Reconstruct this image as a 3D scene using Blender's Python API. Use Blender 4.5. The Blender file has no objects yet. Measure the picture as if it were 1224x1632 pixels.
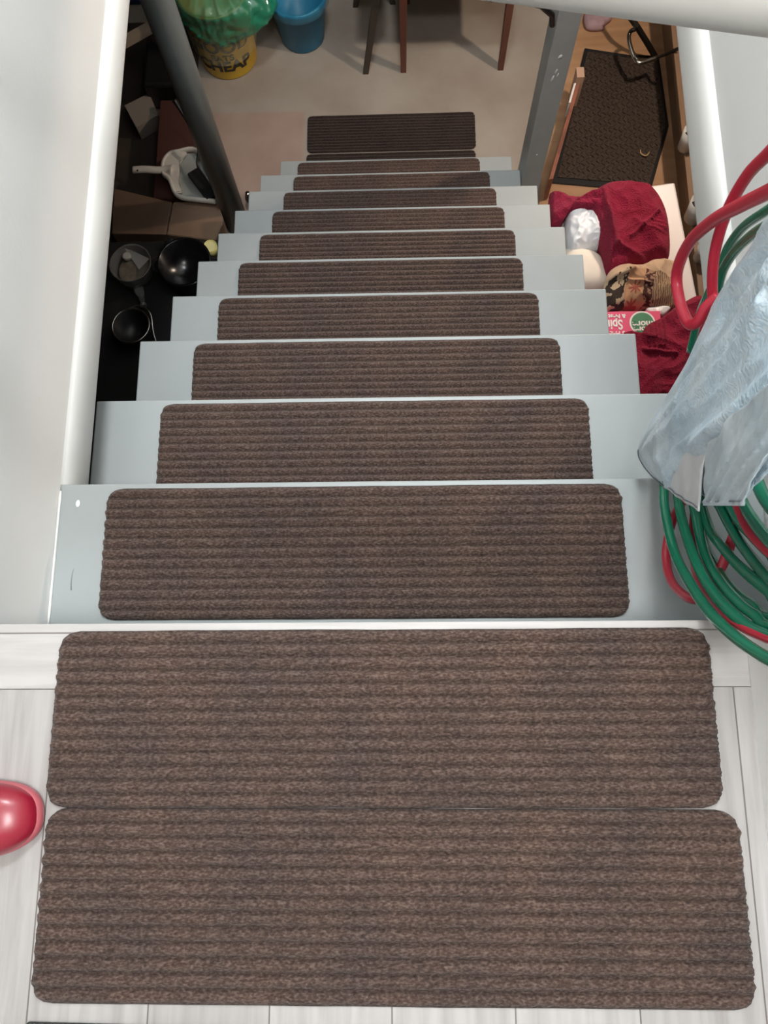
import bpy, bmesh, math, random
from mathutils import Vector, Matrix, noise
PI = math.pi
scn = bpy.context.scene
COL = scn.collection
# ------------------------------------------------------------------ camera
CAM_R = Vector((0.999549, -0.002896, -0.029876)); CAM_U = Vector((0.009689, 0.973183, 0.229826)); CAM_F = Vector((-0.028409, 0.230012, -0.972773))
cam_data = bpy.data.cameras.new('camera'); cam = bpy.data.objects.new('camera', cam_data); COL.objects.link(cam)
M = Matrix.Identity(4)
for i in range(3):
    M[i][0] = CAM_R[i]; M[i][1] = CAM_U[i]; M[i][2] = -CAM_F[i]
M[0][3], M[1][3], M[2][3] = (0.02054, -0.10829, 0.95208)
cam.matrix_world = M
cam_data.sensor_fit = 'VERTICAL'; cam_data.sensor_height = 36.0; cam_data.lens = 36.0 * 1268.56 / 1632.0
cam_data.clip_start = 0.02
scn.camera = cam
# ------------------------------------------------------------------ world, lights, exposure
w = bpy.data.worlds.new('world'); scn.world = w; w.use_nodes = True
w.node_tree.nodes['Background'].inputs[0].default_value = (0.75, 0.85, 1.0, 1)
w.node_tree.nodes['Background'].inputs[1].default_value = 0.02
scn.view_settings.view_transform = 'Standard'; scn.view_settings.look = 'None'
scn.view_settings.exposure = 0.0; scn.view_settings.gamma = 1.0; scn.view_settings.use_curve_mapping = False

def area(name, loc, size, power, color, rot=(0, 0, 0)):
    l = bpy.data.lights.new(name, 'AREA'); l.shape = 'DISK'; l.size = size; l.energy = power; l.color = color
    o = bpy.data.objects.new(name, l); o.location = loc; o.rotation_euler = rot; COL.objects.link(o); return o
def point(name, loc, r, power, color):
    l = bpy.data.lights.new(name, 'POINT'); l.shadow_soft_size = r; l.energy = power; l.color = color
    o = bpy.data.objects.new(name, l); o.location = loc; COL.objects.link(o); return o
area('hall_ceiling_light', (0.20, -0.38, 2.36), 0.45, 33, (1.0, 0.975, 0.955))
area('stairwell_ceiling_light', (0.12, 1.30, 2.36), 0.45, 46, (0.95, 0.985, 1.0))
point('basement_bulb', (1.12, 2.18, -0.42), 0.035, 58, (1.0, 0.80, 0.64))
point('far_basement_bulb', (1.9, 4.2, -0.45), 0.05, 5, (1.0, 0.86, 0.72))

# ------------------------------------------------------------------ helpers
def setp(o, label=None, cat=None, group=None, kind=None):
    if label: o['label'] = label
    if cat: o['category'] = cat
    if group: o['group'] = group
    if kind: o['kind'] = kind
    return o
def thing(name, label, cat, loc=(0, 0, 0), group=None):
    o = bpy.data.objects.new(name, None); o.empty_display_size = 0.05; o.location = loc; COL.objects.link(o)
    return setp(o, label, cat, group)
def obj(name, bm, mat, parent=None, smooth=False, label=None):
    me = bpy.data.meshes.new(name); bmesh.ops.recalc_face_normals(bm, faces=bm.faces[:]); bm.to_mesh(me); bm.free()
    for m_ in (mat if isinstance(mat, (list, tuple)) else [mat]): me.materials.append(m_)
    if smooth:
        for p in me.polygons: p.use_smooth = True
    o = bpy.data.objects.new(name, me); COL.objects.link(o)
    if parent:
        o.parent = parent; 
        o.matrix_parent_inverse = Matrix.Translation(-abs_loc(parent))
    if label: o['label'] = label
    return o
def abs_loc(o):
    v = Vector((0, 0, 0))
    if o.type == 'EMPTY': return Vector(o.location)
    return v
def struct(name, bm, mat, smooth=False):
    o = obj(name, bm, mat, smooth=smooth); o['kind'] = 'structure'; return o
def box(bm, lo, hi, bev=0.0, seg=2):
    t = bmesh.new(); bmesh.ops.create_cube(t, size=1.0)
    for v in t.verts:
        v.co = Vector([lo[i] + (v.co[i] + 0.5) * (hi[i] - lo[i]) for i in range(3)])
    if bev > 0: bmesh.ops.bevel(t, geom=t.edges[:], offset=bev, segments=seg, profile=0.5, affect='EDGES')
    merge(bm, t); return bm
def merge(bm, t):
    me = bpy.data.meshes.new('tmp'); t.to_mesh(me); t.free(); bm.from_mesh(me); bpy.data.meshes.remove(me)
def hexa(bm, b4, dz=None, t4=None, bev=0.0):
    """solid from four bottom points and four top points"""
    t = bmesh.new()
    if t4 is None: t4 = [(p[0], p[1], p[2] + dz) for p in b4]
    vb = [t.verts.new(p) for p in b4]; vt = [t.verts.new(p) for p in t4]
    t.faces.new(vb[::-1]); t.faces.new(vt)
    for i in range(4): t.faces.new((vb[i], vb[(i + 1) % 4], vt[(i + 1) % 4], vt[i]))
    bmesh.ops.recalc_face_normals(t, faces=t.faces[:])
    if bev > 0: bmesh.ops.bevel(t, geom=t.edges[:], offset=bev, segments=2, profile=0.5, affect='EDGES')
    merge(bm, t); return bm
def catmull(pts, n=8, closed=False):
    pts = [Vector(p) for p in pts]; out = []; N = len(pts)
    rng = range(N if closed else N - 1)
    for i in rng:
        if closed: a, b, c, d = pts[(i - 1) % N], pts[i], pts[(i + 1) % N], pts[(i + 2) % N]
        else:
            b, c = pts[i], pts[i + 1]; a = pts[i - 1] if i > 0 else 2 * b - c; d = pts[i + 2] if i + 2 < N else 2 * c - b
        for k in range(n):
            t = k / n
            out.append(0.5 * ((2 * b) + (c - a) * t + (2 * a - 5 * b + 4 * c - d) * t * t + (3 * b - a - 3 * c + d) * t ** 3))
    if not closed: out.append(pts[-1])
    return out
def tube(bm, path, r, seg=10, closed=False, flat=1.0):
    path = [Vector(p) for p in path]; N = len(path)
    rr = r if callable(r) else (lambda t: r)
    T = []
    for i in range(N):
        a = path[(i - 1) % N] if (closed or i > 0) else path[i]; b = path[(i + 1) % N] if (closed or i < N - 1) else path[i]
        d = (b - a); T.append(d.normalized() if d.length > 1e-9 else Vector((0, 0, 1)))
    up = Vector((0, 0, 1)) if abs(T[0].z) < 0.9 else Vector((1, 0, 0))
    nrm = T[0].cross(up).normalized(); rings = []
    for i in range(N):
        nrm = (nrm - T[i] * nrm.dot(T[i])); nrm = nrm.normalized() if nrm.length > 1e-6 else T[i].orthogonal().normalized()
        bn = T[i].cross(nrm); R = rr(i / max(1, N - 1))
        rings.append([bm.verts.new(path[i] + nrm * (R * math.cos(2 * PI * k / seg)) + bn * (R * flat * math.sin(2 * PI * k / seg))) for k in range(seg)])
    for i in range(N if closed else N - 1):
        A, B = rings[i], rings[(i + 1) % N]
        for k in range(seg): bm.faces.new((A[k], A[(k + 1) % seg], B[(k + 1) % seg], B[k]))
    if not closed: bm.faces.new(rings[0][::-1]); bm.faces.new(rings[-1])
    return bm
def lathe(bm, prof, c, seg=48, cap0=True, cap1=True):
    rings = []
    for r, z in prof:
        rings.append([bm.verts.new((c[0] + r * math.cos(2 * PI * k / seg), c[1] + r * math.sin(2 * PI * k / seg), c[2] + z)) for k in range(seg)])
    for A, B in zip(rings, rings[1:]):
        for k in range(seg): bm.faces.new((A[k], A[(k + 1) % seg], B[(k + 1) % seg], B[k]))
    if cap0: bm.faces.new(rings[0][::-1])
    if cap1: bm.faces.new(rings[-1])
    return bm
def fbm(x, y, z=0.0, o=4):
    return noise.fractal(Vector((x, y, z)), 1.0, 2.0, o)

# ------------------------------------------------------------------ materials
def mat(name, col, rough=0.6, metal=0.0, bump=0.0, bscale=60, var=0.0, vscale=6, col2=None, vstretch=(1, 1, 1), spec=0.5, **kw):
    m = bpy.data.materials.new(name); m.use_nodes = True; nt = m.node_tree; N = nt.nodes; L = nt.links
    b = N['Principled BSDF']; b.inputs['Base Color'].default_value = (*col, 1); b.inputs['Roughness'].default_value = rough
    b.inputs['Metallic'].default_value = metal; b.inputs['Specular IOR Level'].default_value = spec
    for k, v in kw.items(): b.inputs[k.replace('_', ' ')].default_value = v
    tc = N.new('ShaderNodeTexCoord'); mp = N.new('ShaderNodeMapping'); mp.inputs['Scale'].default_value = vstretch
    L.new(tc.outputs['Object'], mp.inputs[0])
    if var > 0 or col2:
        n = N.new('ShaderNodeTexNoise'); n.inputs['Scale'].default_value = vscale; n.inputs['Detail'].default_value = 6
        L.new(mp.outputs[0], n.inputs['Vector']); r = N.new('ShaderNodeValToRGB')
        c2 = col2 if col2 else tuple(max(0, c * (1 - var)) for c in col)
        r.color_ramp.elements[0].position = 0.32; r.color_ramp.elements[1].position = 0.68
        r.color_ramp.elements[0].color = (*c2, 1); r.color_ramp.elements[1].color = (*col, 1)
        L.new(n.outputs[0], r.inputs[0]); L.new(r.outputs[0], b.inputs['Base Color'])
    if bump > 0:
        n2 = N.new('ShaderNodeTexNoise'); n2.inputs['Scale'].default_value = bscale; n2.inputs['Detail'].default_value = 5
        L.new(mp.outputs[0], n2.inputs['Vector'])
        bp = N.new('ShaderNodeBump'); bp.inputs['Strength'].default_value = bump; bp.inputs['Distance'].default_value = 0.01
        L.new(n2.outputs[0], bp.inputs['Height']); L.new(bp.outputs[0], b.inputs['Normal'])
    return m

M_wall = mat('wall_paint', (0.80, 0.80, 0.785), 0.55, bump=0.05, bscale=150, var=0.04, vscale=3)
M_trimw = mat('gloss_white_paint', (0.80, 0.80, 0.775), 0.35)
M_tread = mat('grey_tread_paint', (0.335, 0.365, 0.368), 0.42, bump=0.06, bscale=25, var=0.07, vscale=5)
M_stringer = mat('grey_stringer_paint', (0.22, 0.27, 0.29), 0.5)
M_post = mat('post_grey_paint', (0.40, 0.42, 0.405), 0.45, bump=0.08, bscale=20, var=0.15, vscale=8)
M_column = mat('column_grey_paint', (0.17, 0.19, 0.19), 0.35, var=0.1)
M_chip = mat('white_paint_spot', (0.82, 0.85, 0.87), 0.3)
M_scratch = mat('dark_scratch', (0.10, 0.12, 0.13), 0.6)
M_conc = mat('concrete', (0.37, 0.325, 0.275), 0.7, bump=0.15, bscale=30, vscale=3.2, col2=(0.285, 0.235, 0.19))
nt = M_conc.node_tree; N = nt.nodes; L = nt.links; b = N['Principled BSDF']; src_ = b.inputs['Base Color'].links[0].from_socket
tc_ = [n for n in N if n.type == 'TEX_COORD'][0]; sx_ = N.new('ShaderNodeSeparateXYZ'); L.new(tc_.outputs['Object'], sx_.inputs[0])
def band(sock, lo, hi):
    a = N.new('ShaderNodeMapRange'); a.inputs[1].default_value = lo; a.inputs[2].default_value = lo + .02; L.new(sock, a.inputs[0])
    c = N.new('ShaderNodeMapRange'); c.inputs[1].default_value = hi; c.inputs[2].default_value = hi - .02; L.new(sock, c.inputs[0])
    m_ = N.new('ShaderNodeMath'); m_.operation = 'MULTIPLY'; L.new(a.outputs[0], m_.inputs[0]); L.new(c.outputs[0], m_.inputs[1]); return m_.outputs[0]
mm = N.new('ShaderNodeMath'); mm.operation = 'MULTIPLY'; L.new(band(sx_.outputs[0], -0.95, -0.425), mm.inputs[0]); L.new(band(sx_.outputs[1], 2.0, 2.548), mm.inputs[1])
mk = N.new('ShaderNodeMix'); mk.data_type = 'RGBA'; mk.blend_type = 'MULTIPLY'; L.new(mm.outputs[0], mk.inputs[0]); L.new(src_, mk.inputs[6]); mk.inputs[7].default_value = (1.04, 0.86, 0.84, 1); L.new(mk.outputs[2], b.inputs['Base Color'])
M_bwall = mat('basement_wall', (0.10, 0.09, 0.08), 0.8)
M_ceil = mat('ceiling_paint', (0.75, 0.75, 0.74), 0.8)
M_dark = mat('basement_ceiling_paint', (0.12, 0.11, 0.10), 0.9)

def laminate(name, rot, pw, pl, base, dark):
    m = bpy.data.materials.new(name); m.use_nodes = True; nt = m.node_tree; N = nt.nodes; L = nt.links; b = N['Principled BSDF']
    tc = N.new('ShaderNodeTexCoord'); mp = N.new('ShaderNodeMapping'); mp.inputs['Rotation'].default_value = (0, 0, rot); mp.inputs['Location'].default_value = (1.37, 0.03, 0) if rot == 0 else (0, 0, 0)
    L.new(tc.outputs['Object'], mp.inputs[0])
    st = N.new('ShaderNodeMapping'); st.inputs['Scale'].default_value = (2.0, 30, 1); L.new(mp.outputs[0], st.inputs[0])
    n = N.new('ShaderNodeTexNoise'); n.inputs['Scale'].default_value = 2.2; n.inputs['Detail'].default_value = 7; n.inputs['Distortion'].default_value = 0.5
    L.new(st.outputs[0], n.inputs['Vector'])
    r = N.new('ShaderNodeValToRGB'); r.color_ramp.elements[0].position = 0.3; r.color_ramp.elements[1].position = 0.62
    r.color_ramp.elements[0].color = (*dark, 1); r.color_ramp.elements[1].color = (*base, 1); L.new(n.outputs[0], r.inputs[0])
    br = N.new('ShaderNodeTexBrick'); br.inputs['Scale'].default_value = 1.0; br.inputs['Brick Width'].default_value = pl; br.inputs['Row Height'].default_value = pw
    br.inputs['Mortar Size'].default_value = 0.0009; br.inputs['Color1'].default_value = (1, 1, 1, 1); br.inputs['Color2'].default_value = (0.86, 0.85, 0.84, 1)
    br.inputs['Mortar'].default_value = (0.35, 0.32, 0.3, 1); L.new(mp.outputs[0], br.inputs['Vector'])
    mx = N.new('ShaderNodeMix'); mx.data_type = 'RGBA'; mx.blend_type = 'MULTIPLY'; mx.inputs[0].default_value = 1
    L.new(r.outputs[0], mx.inputs[6]); L.new(br.outputs[0], mx.inputs[7]); L.new(mx.outputs[2], b.inputs['Base Color'])
    b.inputs['Roughness'].default_value = 0.32
    return m
M_lam = laminate('laminate_planks', PI / 2, 0.13, 1.2, (0.455, 0.445, 0.44), (0.345, 0.33, 0.322))
M_nose = laminate('laminate_nosing', 0.0, 0.37, 9.0, (0.49, 0.475, 0.47), (0.39, 0.375, 0.365))

def carpet_mat(tone=1.0, name='brown_ribbed_carpet', groove_shade=0.72):
    m = bpy.data.materials.new(name); m.use_nodes = True; nt = m.node_tree; N = nt.nodes; L = nt.links; b = N['Principled BSDF']
    tc = N.new('ShaderNodeTexCoord'); mp = N.new('ShaderNodeMapping'); mp.inputs['Scale'].default_value = (0.55, 1, 1)
    L.new(tc.outputs['Object'], mp.inputs[0])
    a = N.new('ShaderNodeTexNoise'); a.inputs['Scale'].default_value = 420; a.inputs['Detail'].default_value = 3; L.new(mp.outputs[0], a.inputs['Vector'])
    r = N.new('ShaderNodeValToRGB'); e = r.color_ramp.elements
    e[0].position = 0.28; e[0].color = (0.035, 0.022, 0.017, 1); e[1].position = 0.75; e[1].color = (0.175, 0.130, 0.108, 1)
    k = e.new(0.5); k.color = (0.082, 0.055, 0.045, 1); L.new(a.outputs[0], r.inputs[0])
    c = N.new('ShaderNodeTexNoise'); c.inputs['Scale'].default_value = 9; c.inputs['Detail'].default_value = 5; L.new(tc.outputs['Object'], c.inputs['Vector'])
    r2 = N.new('ShaderNodeValToRGB'); r2.color_ramp.elements[0].position = 0.3; r2.color_ramp.elements[1].position = 0.7
    r2.color_ramp.elements[0].color = (0.78, 0.80, 0.86, 1); r2.color_ramp.elements[1].color = (1.08, 1.02, 0.98, 1); L.new(c.outputs[0], r2.inputs[0])
    mx = N.new('ShaderNodeMix'); mx.data_type = 'RGBA'; mx.blend_type = 'MULTIPLY'; mx.inputs[0].default_value = 1
    L.new(r.outputs[0], mx.inputs[6]); L.new(r2.outputs[0], mx.inputs[7])
    # stray pale fibres
    v = N.new('ShaderNodeTexVoronoi'); v.inputs['Scale'].default_value = 75; L.new(mp.outputs[0], v.inputs['Vector'])
    lt = N.new('ShaderNodeMath'); lt.operation = 'LESS_THAN'; lt.inputs[1].default_value = 0.035; L.new(v.outputs['Distance'], lt.inputs[0])
    ml = N.new('ShaderNodeMath'); ml.operation = 'MULTIPLY'; ml.inputs[1].default_value = 0.55; L.new(lt.outputs[0], ml.inputs[0])
    mx2 = N.new('ShaderNodeMix'); mx2.data_type = 'RGBA'; L.new(ml.outputs[0], mx2.inputs[0]); L.new(mx.outputs[2], mx2.inputs[6]); mx2.inputs[7].default_value = (0.30, 0.24, 0.20, 1)
    # shade between the ribs put into the colour, darker than the rib tops
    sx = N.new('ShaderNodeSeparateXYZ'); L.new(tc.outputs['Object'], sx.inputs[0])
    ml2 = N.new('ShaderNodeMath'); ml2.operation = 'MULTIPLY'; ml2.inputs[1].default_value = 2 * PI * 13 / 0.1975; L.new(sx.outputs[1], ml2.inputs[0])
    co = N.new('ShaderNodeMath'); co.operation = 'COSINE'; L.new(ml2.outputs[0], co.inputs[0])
    r3 = N.new('ShaderNodeMapRange'); r3.inputs[1].default_value = 0.2; r3.inputs[2].default_value = 0.9; r3.inputs[3].default_value = 1.08 * tone; r3.inputs[4].default_value = groove_shade * tone; L.new(co.outputs[0], r3.inputs[0])
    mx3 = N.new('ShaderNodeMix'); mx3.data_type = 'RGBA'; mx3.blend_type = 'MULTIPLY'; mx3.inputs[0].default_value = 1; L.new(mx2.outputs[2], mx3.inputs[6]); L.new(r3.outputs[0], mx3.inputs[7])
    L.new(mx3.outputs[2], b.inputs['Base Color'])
    bp = N.new('ShaderNodeBump'); bp.inputs['Strength'].default_value = 0.8; bp.inputs['Distance'].default_value = 0.004; L.new(a.outputs[0], bp.inputs['Height']); L.new(bp.outputs[0], b.inputs['Normal'])
    b.inputs['Roughness'].default_value = 0.95; b.inputs['Specular IOR Level'].default_value = 0.1
    b.inputs['Sheen Weight'].default_value = 0.12; b.inputs['Sheen Roughness'].default_value = 0.5
    return m
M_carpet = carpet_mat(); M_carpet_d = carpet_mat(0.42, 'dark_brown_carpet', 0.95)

# ------------------------------------------------------------------ structure
R_ = 0.1978; G_ = 0.2118; ZF = -2.186; LZ = 0.013; LY = -0.019; E_ = 0.0087; D_ = 0.1975
WL = -0.504; WR = 0.545; JX = 0.41; BZ = -0.265
bm = bmesh.new(); box(bm, (-1.3, -1.9, -0.02), (JX + 0.5, LY - 0.076, LZ)); struct('floor', bm, M_lam)
bm = bmesh.new(); box(bm, (-1.3, LY - 0.0755, -0.018), (JX, LY, LZ + 0.0015), 0.0012); struct('trim_1', bm, M_nose)          # plank nosing at the landing edge
bm = bmesh.new(); box(bm, (-1.3, -1.9, -0.22), (JX + 0.5, LY - 0.002, -0.0205)); struct('trim_2', bm, M_stringer)              # landing slab
bm = bmesh.new(); box(bm, (-3.2, -1.9, ZF - 0.1), (3.4, 5.2, ZF)); struct('floor_basement', bm, M_conc)
# stairwell walls
def extrude_profile(bm, prof, y0, y1):
    a = [bm.verts.new((x, y0, z)) for x, z in prof]; b = [bm.verts.new((x, y1, z)) for x, z in prof]
    n = len(prof); bm.faces.new(a); bm.faces.new(b[::-1])
    for i in range(n): bm.faces.new((a[i], a[(i + 1) % n], b[(i + 1) % n], b[i]))
Y1 = 2.75
bm = bmesh.new(); box(bm, (WL - 0.11, LY, -0.198), (WL, Y1, 2.42)); box(bm, (WL - 0.11, LY, -0.42), (WL, 0.2115, -0.1985)); struct('wall_left', bm, M_wall)
bm = bmesh.new(); box(bm, (WR, LY, -0.199), (WR + 0.11, Y1, 2.42)); box(bm, (WR, LY, -0.42), (WR + 0.11, 0.2115, -0.1995)); struct('wall_right', bm, M_wall)
bm = bmesh.new(); box(bm, (JX, -1.9, LZ), (JX + 0.5, LY - 0.0005, 2.42)); box(bm, (JX, LY - 0.077, -0.02), (WR, LY - 0.0005, LZ)); struct('wall_landing_right', bm, M_wall)
bm = bmesh.new(); box(bm, (-1.4, -1.9, LZ), (-1.3, LY, 2.42)); struct('wall_landing_left', bm, M_wall)
bm = bmesh.new(); box(bm, (-1.4, -2.0, LZ), (JX + 0.5, -1.9, 2.42)); struct('wall_landing_back', bm, M_wall)
bm = bmesh.new(); box(bm, (-1.3, LY - 0.0, LZ + 0.002), (WL - 0.1105, LY + 0.1, 2.42)); struct('wall_landing_front', bm, M_wall)
bm = bmesh.new(); box(bm, (WL - 0.11, Y1, -0.30), (WR + 0.11, Y1 + 0.1, 2.42)); struct('wall_stairwell_front', bm, M_wall)
bm = bmesh.new(); box(bm, (-1.4, -2.0, 2.42), (JX + 0.5, Y1 + 0.1, 2.5)); struct('ceiling', bm, M_ceil)
# rounded lip boards at the lower edge of the stairwell walls
def lip(side):
    prof = [(-0.115, -0.198), (0.0, -0.198)]
    for k in range(9):
        a = k / 8 * PI / 2; prof.append((0.017 * math.sin(a), -0.198 - 0.040 * (1 - math.cos(a)) - 0.004))
    prof += [(0.017, -0.258), (0.0155, -0.264), (-0.115, -0.264)]
    return [(WL + a, z) for a, z in prof] if side < 0 else [(WR - a * 1.0, z - 0.001 - (0.03 if z < -0.25 else 0)) for a, z in prof][::-1]
for s, nm in ((-1, 'trim_3'), (1, 'trim_4')):
    bm = bmesh.new(); extrude_profile(bm, lip(s), 0.212, Y1); o = struct(nm, bm, M_trimw, smooth=False)
    for p in o.data.polygons: p.use_smooth = abs(p.normal.y) < 0.5
# basement ceiling around the opening, basement walls
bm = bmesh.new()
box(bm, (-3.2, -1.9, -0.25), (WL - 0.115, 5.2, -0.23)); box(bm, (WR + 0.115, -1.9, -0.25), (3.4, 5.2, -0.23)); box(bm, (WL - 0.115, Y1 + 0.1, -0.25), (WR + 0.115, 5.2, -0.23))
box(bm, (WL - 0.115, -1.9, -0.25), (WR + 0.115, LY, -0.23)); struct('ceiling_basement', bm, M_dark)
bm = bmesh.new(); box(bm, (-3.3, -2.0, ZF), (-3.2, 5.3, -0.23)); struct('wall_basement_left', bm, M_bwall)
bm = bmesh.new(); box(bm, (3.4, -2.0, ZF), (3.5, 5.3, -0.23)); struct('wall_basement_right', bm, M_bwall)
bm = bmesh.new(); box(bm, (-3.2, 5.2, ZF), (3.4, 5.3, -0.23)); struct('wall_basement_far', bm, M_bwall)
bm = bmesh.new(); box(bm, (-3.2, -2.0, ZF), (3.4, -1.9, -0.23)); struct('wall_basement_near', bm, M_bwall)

# ------------------------------------------------------------------ staircase
XL, XR = -0.542, 0.502
ords = ['first', 'second', 'third', 'fourth', 'fifth', 'sixth', 'seventh', 'eighth', 'ninth', 'tenth']
st = thing('staircase', 'grey painted wooden staircase running down into the basement', 'staircase', (0, 0, ZF))
TT = 0.028
for n in range(1, 11):
    xl, xr = XL, XR
    if n == 1: xl, xr = WL + 0.0005, WR - 0.0005
    if n == 2: xr = 0.515
    if n >= 9: xr = 0.476
    if n == 10: xl = -0.500
    bm = bmesh.new(); box(bm, (xl, n * G_ - 0.2375, -n * R_ - TT), (xr, n * G_, -n * R_), 0.003, 2)
    t_ = obj('tread', bm, M_tread, st)
    if n == 1:
        b2 = bmesh.new(); bmesh.ops.create_icosphere(b2, subdivisions=2, radius=1)
        c = Vector((-0.474, 0.181, -0.197))
        for v in b2.verts: v.co = c + Vector((v.co.x * 0.0035, v.co.y * 0.006, v.co.z * 0.0012))
        o = obj('paint_spot', b2, M_chip, None, True); o.parent = t_; o['label'] = 'white paint spot'
        b2 = bmesh.new(); tube(b2, catmull([(-0.470, 0.090, -0.198), (-0.473, 0.077, -0.198), (-0.474, 0.062, -0.198), (-0.473, 0.050, -0.198)], 5), lambda t: 0.0004 + 0.0008 * t, 6, flat=0.4)
        o = obj('scratch', b2, M_scratch); o.parent = t_; o['label'] = 'dark curved scratch'
        b2 = bmesh.new()
        pts = [(WL + 0.002 + 0.001 * fbm(0, y * 60), y * 0.0118, -0.1968) for y in range(0, 18)]
        tube(b2, pts, lambda t: 0.0018 + 0.0012 * abs(fbm(t * 40, 3)), 6); o = obj('caulk_line', b2, M_trimw, None, True); o.parent = t_
for x in (-0.40, 0.36):
    bm = bmesh.new(); t4 = []
    ya, za, yb, zb = 0.0, -0.232, 10 * G_ - 0.02, -10 * R_ - 0.032
    b4 = [(x, 0.0, -0.52), (x + 0.04, 0.0, -0.52), (x + 0.04, 2.06, ZF), (x, 2.06, ZF)]
    t4 = [(x, 0.0, -0.232), (x + 0.04, 0.0, -0.232), (x + 0.04, 2.06, -2.012 - 0.145), (x, 2.06, -2.012 - 0.145)]
    # a sawtooth stringer: sloping body plus a block under every tread
    hexa(bm, b4, t4=[(x, 0.0, -0.43), (x + 0.04, 0.0, -0.43), (x + 0.04, 2.06, ZF + 0.06), (x, 2.06, ZF + 0.06)])
    for n in range(1, 11):
        y0 = n * G_ - 0.215; y1 = n * G_ - 0.02
        zt = -n * R_ - TT; zb_ = max(ZF, zt - 0.28)
        hexa(bm, [(x, y0, zb_), (x + 0.04, y0, zb_), (x + 0.04, y1, zb_), (x, y1, zb_)], t4=[(x, y0, zt), (x + 0.04, y0, zt), (x + 0.04, y1, zt), (x, y1, zt)])
    obj('stringer', bm, M_stringer, st)

# ------------------------------------------------------------------ ribbed mats
def mat_mesh(name, W, D, seed, ribs=13, th=0.0055, worn=0.0):
    random.seed(seed); bm = bmesh.new(); nr = ribs * 8; nc = 110; r = 0.024; rows = []
    for j in range(nr + 1):
        v = j / nr * D; e = min(v, D - v); cut = r - math.sqrt(max(0, r * r - (r - e) ** 2)) if e < r else 0
        jl = 0.0009 * fbm(v * 90, seed, 1) + random.uniform(-.0007, .0004); jr = 0.0009 * fbm(v * 90, seed, 7) + random.uniform(-.0004, .0012)
        x0 = -W / 2 + cut + jl; x1 = W / 2 - cut + jr; row = []
        ph = v / D * ribs
        rib = 0.5 - 0.5 * math.cos(2 * PI * ph)
        for i in range(nc + 1):
            u = i / nc; x = x0 + (x1 - x0) * u
            z = 0.0022 + 0.0046 * rib ** 0.8 + 0.0005 * fbm(x * 60, v * 200, seed)
            yy = v + 0.0006 * fbm(x * 9, v * 3, seed + 9)
            if i in (0, nc) or j in (0, nr): z *= 0.75
            row.append(bm.verts.new((x, yy - D, z)))
        rows.append(row)
    for j in range(nr):
        for i in range(nc): bm.faces.new((rows[j][i], rows[j][i + 1], rows[j + 1][i + 1], rows[j + 1][i]))
    ring = rows[0][:] + [rows[j][nc] for j in range(1, nr + 1)] + rows[nr][::-1][1:] + [rows[j][0] for j in range(nr - 1, 0, -1)]
    low = [bm.verts.new((v.co.x, v.co.y, 0.0003)) for v in ring]
    n = len(ring)
    for i in range(n): bm.faces.new((ring[i], low[i], low[(i + 1) % n], ring[(i + 1) % n]))
    bm.faces.new(low)
    bmesh.ops.recalc_face_normals(bm, faces=bm.faces[:])
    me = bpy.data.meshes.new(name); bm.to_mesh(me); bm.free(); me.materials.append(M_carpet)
    for p in me.polygons: p.use_smooth = True
    return me
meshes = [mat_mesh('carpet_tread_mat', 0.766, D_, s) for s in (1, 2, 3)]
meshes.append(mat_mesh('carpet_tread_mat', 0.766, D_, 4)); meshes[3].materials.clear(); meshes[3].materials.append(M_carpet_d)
mlab = ['brown ribbed carpet mat on the highest grey step, just below the landing edge',
        'brown ribbed carpet mat on the second grey step down from the landing',
        'brown ribbed carpet mat on the third grey step down, left of the nearest towel',
        'brown ribbed carpet mat on the fourth grey step down, level with the pink box',
        'brown ribbed carpet mat on the fifth grey step down, level with the patterned garment',
        'brown ribbed carpet mat on the sixth grey step down, in line with the yellow cup',
        'brown ribbed carpet mat on the seventh grey step down, in line with the white bag',
        'brown ribbed carpet mat on the eighth grey step, just above the square post',
        'brown ribbed carpet mat on the second lowest grey step, shaded at its right end',
        'brown ribbed carpet mat on the lowest grey step, shaded at its left end']
mx_ = [-.046, -.038, -.041, -.044, -.045, -.031, -.032, -.030, -.027, -.042]
rot_ = [0, 0, .0, .001, 0, .0, 0, 0, .004, .006]
GR = 'ribbed carpet mats on the grey steps'
def put_mat(i, loc, rz, label, group, sx=1.0):
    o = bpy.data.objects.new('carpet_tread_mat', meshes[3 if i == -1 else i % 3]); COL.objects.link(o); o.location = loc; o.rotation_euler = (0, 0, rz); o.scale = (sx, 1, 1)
    setp(o, label, 'mat', group)
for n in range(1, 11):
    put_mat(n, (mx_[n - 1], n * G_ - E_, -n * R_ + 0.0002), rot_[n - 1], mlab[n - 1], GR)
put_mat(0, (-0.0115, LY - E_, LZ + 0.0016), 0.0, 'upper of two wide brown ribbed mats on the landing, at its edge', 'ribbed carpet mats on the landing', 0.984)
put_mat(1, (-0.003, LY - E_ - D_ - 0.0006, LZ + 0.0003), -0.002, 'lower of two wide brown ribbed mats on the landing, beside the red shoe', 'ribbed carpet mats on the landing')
fz = ZF + 0.0003
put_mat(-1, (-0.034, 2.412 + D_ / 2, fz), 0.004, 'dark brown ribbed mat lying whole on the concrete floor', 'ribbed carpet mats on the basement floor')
put_mat(-1, (-0.036, 2.412 - D_ / 2 - 0.004, fz), 0.004, 'dark brown ribbed mat on the concrete, mostly hidden under the lowest step', 'ribbed carpet mats on the basement floor')

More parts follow.
